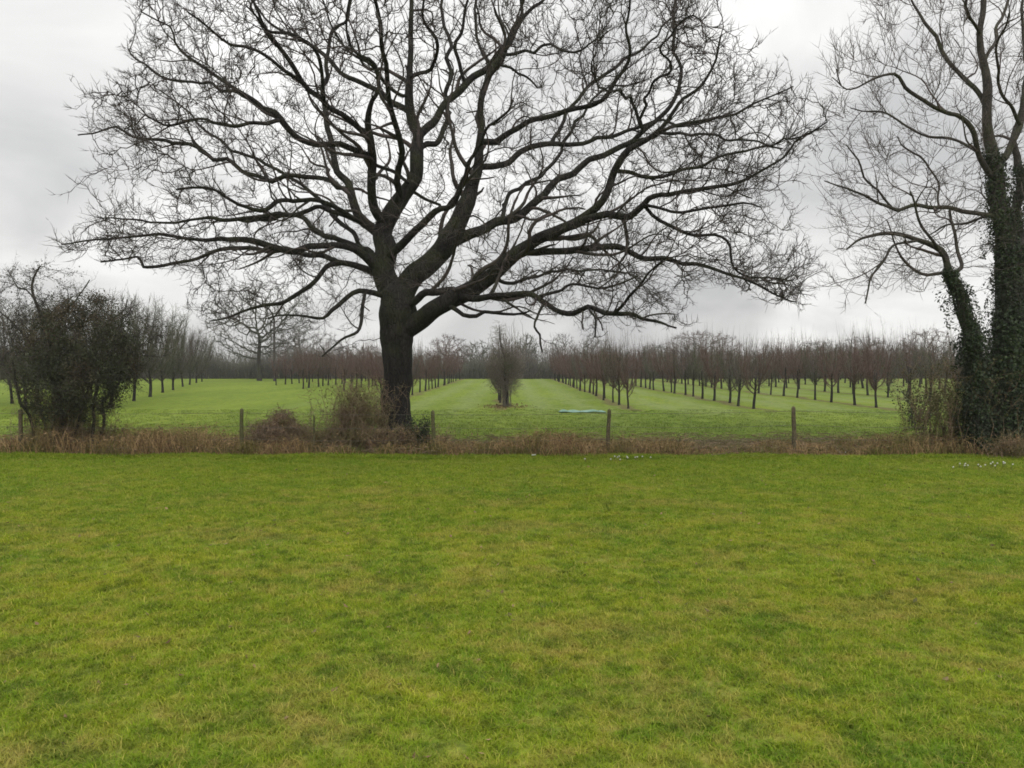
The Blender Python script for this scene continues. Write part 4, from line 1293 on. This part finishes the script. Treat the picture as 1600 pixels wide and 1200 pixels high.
orchard_row(ROW_X0 + 4.8, 29.6, 80, 'first orchard row right of the middle bush', 0.93)
orchard_row(ROW_X0 + 9.6, 28.9, 80, 'second orchard row right of the middle bush')
orchard_row(ROW_X0 + 14.4, 29.6, 80, 'third orchard row right of the middle bush', 1.03)
orchard_row(ROW_X0 + 19.2, 30.5, 80, 'fourth orchard row right of the middle bush', 1.06)
orchard_row(ROW_X0 + 24.0, 36, 80, 'fifth orchard row right of the middle bush', 1.10)
orchard_row(ROW_X0 + 28.8, 44, 80, 'sixth orchard row right of the middle bush', 1.12, 2.4)
orchard_row(ROW_X0 + 33.6, 52, 80, 'seventh orchard row right of the middle bush', 1.12, 2.6)
orchard_row(ROW_X0, 33.5, 44, 'short row hidden behind the bushy middle tree', 0.8)
orchard_row(ROW_X0 - 4.8, 31.0, 80, 'orchard row just right of the oak trunk', 0.92)
orchard_row(ROW_X0 - 9.8, 47, 80, 'first orchard row left of the oak trunk', 1.0)
orchard_row(-13.9, 51, 80, 'second orchard row left of the oak trunk', 1.0)
orchard_row(-18.0, 59, 80, 'orchard row bordering the open field at left', 1.0, 2.2)
# the older, mossier row that closes the open field on the left
left_px = [(174, 636), (210, 627), (235, 620), (254, 613), (271, 609), (285, 604), (297, 601), (307, 598), (316, 596)]
for i, (px_, py_) in enumerate(left_px):
    gx, gy = ground_at(px_, py_)
    place_tree(tall, 't', gx, gy, f'mossy fruit tree, {ORD[i]} in the row behind the dark thorn tree', 'mossy fruit trees at the left', 1.22 if i < 4 else 1.12)
for i, (px_, py_) in enumerate([(132, 640), (84, 636), (40, 640), (18, 630), (60, 622), (110, 621), (-20, 634), (150, 612), (95, 610)]):
    gx, gy = ground_at(px_, py_)
    place_tree(tall, 't', gx, gy, 'mossy fruit tree glimpsed behind the dark thorn tree at the left edge', 'mossy trees behind the thorn tree', 1.1)
print('fruit trees', tree_count)

# the bushy small tree in the middle of the orchard
gx, gy = ground_at(790, 636)
mid_t = empty('bushy_tree', (gx, gy, 0))
tag(mid_t, 'dense oval grey brown bushy tree alone in the middle of the grass alley', 'tree')
a_ = Acc(); sweep(a_, [(gx, gy, -.1), (gx, gy, .2), (gx + .03, gy, .6), (gx - .02, gy, 1.2), (gx, gy, 1.8), (gx - .2, gy, 2.5), (gx - .25, gy, 3.15)], [.11, .09, .08, .06, .045, .03, .012], 8, .06)
under(link('trunk', a_.mesh('trunk', M_FBARK)), mid_t)
a_ = Acc()
Pt = arcs(a_, 60, gx, gy, (0.08, 0.08), 1.9, 0.010, 6, 0.30)
base = np.array([gx, gy, 1.48]) + rand_dir(2600) * (rng.random((2600, 1)) ** 0.42) * rng.normal(1, .12, (2600, 1)) * np.array([0.62, 0.62, 0.98])
twigs(a_, base, norm((base - np.array([gx, gy, 0.8])) * np.array([1, 1, .4])), 3, (0.15, 0.42), 0.0045, 0.9, 0.2)
sh = np.array([gx, gy, 2.1]) + rng.normal(0, 1, (70, 3)) * np.array([.3, .3, .25])
a_.tubes(np.stack([sh, sh + np.array([0, 0, .45]) + rng.normal(0, .08, (70, 3)), sh + np.array([0, 0, .8]) + rng.normal(0, .16, (70, 3))], 1), np.tile([[.007, .005, .002]], (70, 1)), 3, True)
star = np.array([gx - .25, gy, 2.75]) + rng.normal(0, 1, (60, 3)) * np.array([.05, .05, .25])
twigs(a_, star, rand_dir(60) * np.array([1, 1, .3]), 2, (0.2, 0.5), 0.006, 0.5, 0.1)
under(link('crown', a_.mesh('crown', M_BUSHY)), mid_t)['kind'] = 'stuff'
a_ = Acc(); pts_ = np.stack([gx + rng.normal(0, .4, 500), gy + rng.normal(0, .8, 500), np.full(500, .03)], -1)
a_.leaves(pts_, 0.06)
o = link('leaf_litter', a_.mesh('leaf_litter', M_DEADL, False)); tag(o, 'thin scatter of fallen russet leaves under the bushy middle tree', 'leaves', kind='stuff')


# ------------------------------------------------------------------ far trees and hedge
def far_tree(name, label, cx_, base_y, D, top_y, wpx, bole=0.25, n_att=500, mat=M_FAR, ell=None, tw_n=2.2, r_tip=0.020, group=None, flat=0.9, leaves=0, lmat=None):
    X = (cx_ - 800) / F * D
    Ht = P(cx_, top_y, D)[2]; W = wpx / F * D / 2
    root = empty(name, (X, D, 0))
    tr = Tree(D, Ht * 0.05)
    tr.nodes = [np.array([X, D, z_]) + np.array([0.006 * Ht * math.sin(z_ * 1.3 + cx_), 0, 0]) for z_ in np.linspace(-.1, Ht * (bole + .25), 9)]
    tr.par = [-1] + list(range(8)); r0 = Ht * 0.028
    tr.rad = list(np.linspace(r0, r0 * .5, 9)); tr.px = [(0, 0)] * 9; tr.limbs = [(0, 9)]
    C_ = np.array([X, D, Ht * (1 + bole) / 2])
    A_ = volume_points(n_att, C_, (W, W * flat, Ht * (1 - bole) / 2), None, 0.3)
    tr.grow(A_, Ht * 0.032, Ht * 0.045, Ht * 0.5, 45, 0.25, 0.06, r_tip, 2.3)
    a_ = Acc(); sweep(a_, tr.nodes, tr.rad, 8, 0.05)
    under(link('trunk', a_.mesh('trunk', M_BARK)), root)
    c_ = Acc()
    i = np.arange(tr.n0, len(tr.parr)); p = tr.parr[i]
    rb = tr.radd[i]; ra = np.minimum(np.where(p < tr.n0, rb * 1.1, tr.radd[p]), rb * 1.6)
    c_.tubes(np.stack([tr.pos[p], tr.pos[i]], 1), np.stack([ra, rb], 1), 3, False)
    j = i[tr.radd[i] < r_tip * 2.2]; j = np.repeat(j, rng.poisson(tw_n, len(j)))
    twigs(c_, tr.pos[j], norm(tr.pos[j] - tr.pos[tr.parr[j]]), 2, (Ht * .04, Ht * .085), r_tip * 0.55, 0.9, 0.2)
    under(link('crown', c_.mesh('crown', mat)), root)['kind'] = 'stuff'
    if leaves:
        l_ = Acc(); j = rng.integers(tr.n0, len(tr.pos), leaves)
        l_.leaves(tr.pos[j] + rng.normal(0, Ht * .02, (leaves, 3)), Ht * 0.03)
        under(link('foliage', l_.mesh('foliage', lmat, False)), root)['kind'] = 'stuff'
    tag(root, label, 'tree', group)


far_tree('field_oak', 'broad leafless tree with a mossy trunk across the open field at left', 405, 592, 74, 440, 175, 0.20, 1200, M_FAR, tw_n=1.6, r_tip=0.026)
far_tree('far_tree', 'faint rounded bare tree beyond the hedge right of the utility pole', 470, 590, 105, 508, 130, 0.2, 600, M_FAR)
far_tree('far_tree', 'wide domed bare tree showing above the orchard right of the oak crown tip', 1098, 590, 118, 516, 125, 0.2, 800, M_FRUIT)
far_tree('far_tree', 'low domed far tree above the orchard over the rightmost visible fence post', 1283, 590, 118, 530, 80, 0.2, 500, M_FAR)
far_tree('far_tree', 'rounded far tree above the orchard nearest to the ivy covered stems', 1348, 590, 115, 524, 85, 0.2, 500, M_FAR)
far_tree('far_tree', 'greenish conical far tree above the first right hand row', 1022, 590, 112, 537, 55, 0.1, 500, M_FRUITG, leaves=700, lmat=M_EVER)
far_tree('far_tree', 'tall dark far tree just right of the bushy middle tree', 824, 588, 98, 519, 38, 0.12, 500, M_FRUITG, leaves=500, lmat=M_EVER)
far_tree('far_tree', 'pale slender far tree right of the alley end', 880, 590, 112, 520, 50, 0.15, 350, M_FAR)
far_tree('far_tree', 'pair of pale upright far crowns above the first right hand row', 928, 590, 108, 522, 60, 0.15, 400, M_FAR)
far_tree('far_tree', 'greenish far tree left of the bushy middle tree', 745, 590, 104, 532, 70, 0.15, 500, M_FRUITG, leaves=500, lmat=M_EVER)
far_tree('far_tree', 'reddish bare far tree just right of the oak trunk', 700, 590, 100, 522, 75, 0.15, 500, M_FRUIT)
far_tree('far_tree', 'far tree in the distant line left of the oak trunk', 560, 590, 100, 535, 80, 0.2, 400, M_FAR)
far_tree('far_tree', 'high bare far tree rising behind the thicket at right', 1450, 590, 100, 512, 90, 0.2, 500, M_FRUIT)

hd = Acc()
N_ = 15000
x = rng.uniform(-75, 75, N_); y = 82 + rng.uniform(0, 5, N_) + 0.0005 * x ** 2
hh = (2.9 + 0.5 * np.sin(x * 0.21) + 0.45 * np.sin(x * 0.57 + 2) + 0.4 * np.sin(x * 1.3)) * rng.uniform(0.6, 1.08, N_)
p0 = np.stack([x, y, np.zeros(N_)], -1); D_ = norm(np.array([0, 0, 1.0]) + rng.normal(0, 0.22, (N_, 3)))
p1 = p0 + D_ * hh[:, None] * .5; p2 = p1 + norm(D_ + rng.normal(0, 0.25, (N_, 3))) * hh[:, None] * .5
hd.tubes(np.stack([p0, p1, p2], 1), np.tile([[0.03, 0.02, 0.006]], (N_, 1)), 3, True)
for _ in range(2):
    t = rng.uniform(.2, 1, (N_, 1)); b_ = p0 + (p2 - p0) * t
    hd.tubes(np.stack([b_, b_ + norm(D_ + .9 * rng.normal(size=(N_, 3))) * .5], 1), np.tile([[0.014, 0.005]], (N_, 1)), 3, True)
o = link('far_hedge', hd.mesh('far_hedge', M_FAR)); tag(o, 'long grey brown bare hedge closing the far side of the orchard', 'hedge', kind='stuff')
# wood behind the hedge, thinning into the distance
wd = Acc()
N_ = 9000
x = rng.uniform(-170, 170, N_); y = 135 + rng.uniform(0, 25, N_)
hh = (4.6 + 1.0 * np.sin(x * 0.11 + 1) + 0.8 * np.sin(x * 0.27) + 0.5 * np.sin(x * .9)) * rng.uniform(0.5, 1.1, N_)
p0 = np.stack([x, y, np.zeros(N_)], -1); D_ = norm(np.array([0, 0, 1.0]) + rng.normal(0, 0.2, (N_, 3)))
p2 = p0 + D_ * hh[:, None]
wd.tubes(np.stack([p0, p2], 1), np.tile([[0.07, 0.02]], (N_, 1)), 3, True)
for _ in range(3):
    t = rng.uniform(.3, 1, (N_, 1)); b_ = p0 + (p2 - p0) * t
    wd.tubes(np.stack([b_, b_ + norm(D_ + .8 * rng.normal(size=(N_, 3))) * 1.0], 1), np.tile([[0.035, 0.01]], (N_, 1)), 3, True)
o = link('far_wood', wd.mesh('far_wood', M_FAR)); tag(o, 'far grey wood on the skyline behind the hedge', 'wood', kind='stuff')

# utility pole and pale stake at left
D_ = 72.0
X = (429 - 800) / F * D_; zt = P(429, 498, D_)[2]
pole = empty('utility_pole', (X, D_, 0)); tag(pole, 'thin dark utility pole at the edge of the open field right of the broad tree', 'pole')
a_ = Acc(); sweep(a_, [(X, D_, -.2), (X, D_, zt * .5), (X, D_, zt)], [.13, .11, .10], 8)
under(link('shaft', a_.mesh('shaft', M_POLE)), pole)
a_ = Acc(); sweep(a_, [(X - .35, D_ - .1, zt - .3), (X + .35, D_ - .1, zt - .3)], [.05, .05], 4)
under(link('crossarm', a_.mesh('crossarm', M_POLE)), pole)

# ------------------------------------------------------------------ turquoise sheet on the grass beyond the fence
gx0, gy0 = ground_at(873, 645); gx1, _ = ground_at(946, 645)
nx_, ny_ = 28, 8
xs_ = np.linspace(gx0, gx1, nx_); ys_ = np.linspace(gy0 - .2, gy0 + .3, ny_)
Xg, Yg = np.meshgrid(xs_, ys_)
Zg = gz(Xg, Yg) + 0.03 + 0.035 * np.sin(Xg * 5) * np.cos(Yg * 6) + 0.02 * np.sin(Xg * 13 + Yg * 9)
edge = np.minimum(1, np.minimum(np.arange(nx_)[None], nx_ - 1 - np.arange(nx_)[None]) / 2) * np.minimum(1, np.minimum(np.arange(ny_)[:, None], ny_ - 1 - np.arange(ny_)[:, None]) / 1.5)
Zg = Zg * (0.25 + 0.75 * edge) + 0.03
Vt = np.stack([Xg, Yg, Zg], -1).reshape(-1, 3)
i = (np.arange(ny_ - 1)[:, None] * nx_ + np.arange(nx_ - 1)[None]).ravel()
o = link('plastic_sheet', mesh_from('plastic_sheet', Vt, np.stack([i, i + 1, i + 1 + nx_, i + nx_], -1), None, [M_TURQ], vcol=rng.random(len(Vt))))
sm_ = o.modifiers.new('thickness', 'SOLIDIFY'); sm_.thickness = 0.01
tag(o, 'crumpled turquoise plastic sheet lying on the field behind a fence post', 'sheet')

# ------------------------------------------------------------------ snowdrops on the lawn edge
def snowdrops(px_, py_, n, label, sx=0.18, sy=0.06):
    gx, gy = ground_at(px_, py_)
    root = empty('snowdrop_clump', (gx, gy, float(gz(gx, gy))))
    s_, p_ = Acc(), Acc()
    x = gx + rng.normal(0, sx, n); y = gy + rng.normal(0, sy, n); h_ = rng.uniform(.06, .11, n)
    z = gz(x, y)
    b0 = np.stack([x, y, z], -1); b1 = b0 + np.stack([np.zeros(n), np.zeros(n), h_], -1); b2 = b1 + np.stack([rng.normal(0, .01, n), np.full(n, -.012), np.full(n, -.004)], -1)
    s_.tubes(np.stack([b0, b1, b2], 1), np.tile([[.0018, .0015, .001]], (n, 1)), 3, False)
    lv = np.repeat(b0, 3, 0); s_.tubes(np.stack([lv, lv + norm(rng.normal(size=lv.shape) * .3 + np.array([0, 0, 1])) * .08], 1), np.tile([[.003, .001]], (len(lv), 1)), 3, True)
    under(link('stems', s_.mesh('stems', M_OLIVE)), root)['kind'] = 'stuff'
    for k in range(3):
        an = k * 2.09
        d_ = np.array([math.cos(an) * .35, math.sin(an) * .35, -1.0]); d_ /= np.linalg.norm(d_)
        m_ = b2 + d_ * .012 + np.array([math.cos(an), math.sin(an), 0]) * .006
        p_.tubes(np.stack([b2, m_, b2 + d_ * .030], 1), np.tile([[.0015, .006, .001]], (n, 1)), 4, True)
    under(link('flowers', p_.mesh('flowers', M_WHITE)), root)['kind'] = 'stuff'
    tag(root, label, 'flowers', 'snowdrop clumps on the lawn edge')


snowdrops(988, 720, 12, 'small clump of white snowdrops at the lawn edge right of the fourth fence post', .20)
snowdrops(1538, 731, 10, 'wide scatter of white snowdrops on the lawn below the ivy covered stems', .28, .12)
snowdrops(1580, 732, 6, 'few white snowdrops on the lawn at the right picture edge', .18, .08)
snowdrops(1313, 706, 3, 'single tiny white snowdrop tuft right of the fifth fence post', .04)
snowdrops(832, 716, 3, 'lone tiny white snowdrop tuft on the lawn edge below the bushy middle tree', .04)

# ------------------------------------------------------------------ damp winter air
hx, hy0, hy1, hz0, hz1 = 230.0, -30.0, 260.0, -2.2, 26.0
V = [(x_, y_, z_) for z_ in (hz0, hz1) for x_, y_ in ((-hx, hy0), (hx, hy0), (hx, hy1), (-hx, hy1))]
Q = [(0, 3, 2, 1), (4, 5, 6, 7), (0, 1, 5, 4), (1, 2, 6, 5), (2, 3, 7, 6), (3, 0, 4, 7)]
m, nt = new_mat('damp_air'); N = NT(nt)
v = N.n('ShaderNodeVolumePrincipled', {'Color': (0.9, 0.92, 0.94, 1), 'Density': 0.00055})
N.n('ShaderNodeOutputMaterial', {'Volume': v.outputs[0]})
tag(link('haze', mesh_from('haze', V, Q, None, [m], smooth=False)), 'thin damp winter air over field and orchard', kind='stuff')

lw = Acc()
x = rng.uniform(-9, 9, 900); y = rng.uniform(3, 14, 900)
lw.leaves(np.stack([x, y, gz(x, y) + 0.018], -1), 0.04, np.tile([[0, 0, 1.0]], (900, 1)))
tag(link('fallen_leaves', lw.mesh('fallen_leaves', M_DEADL, False)), 'few small brown fallen leaves scattered over the lawn', kind='stuff')
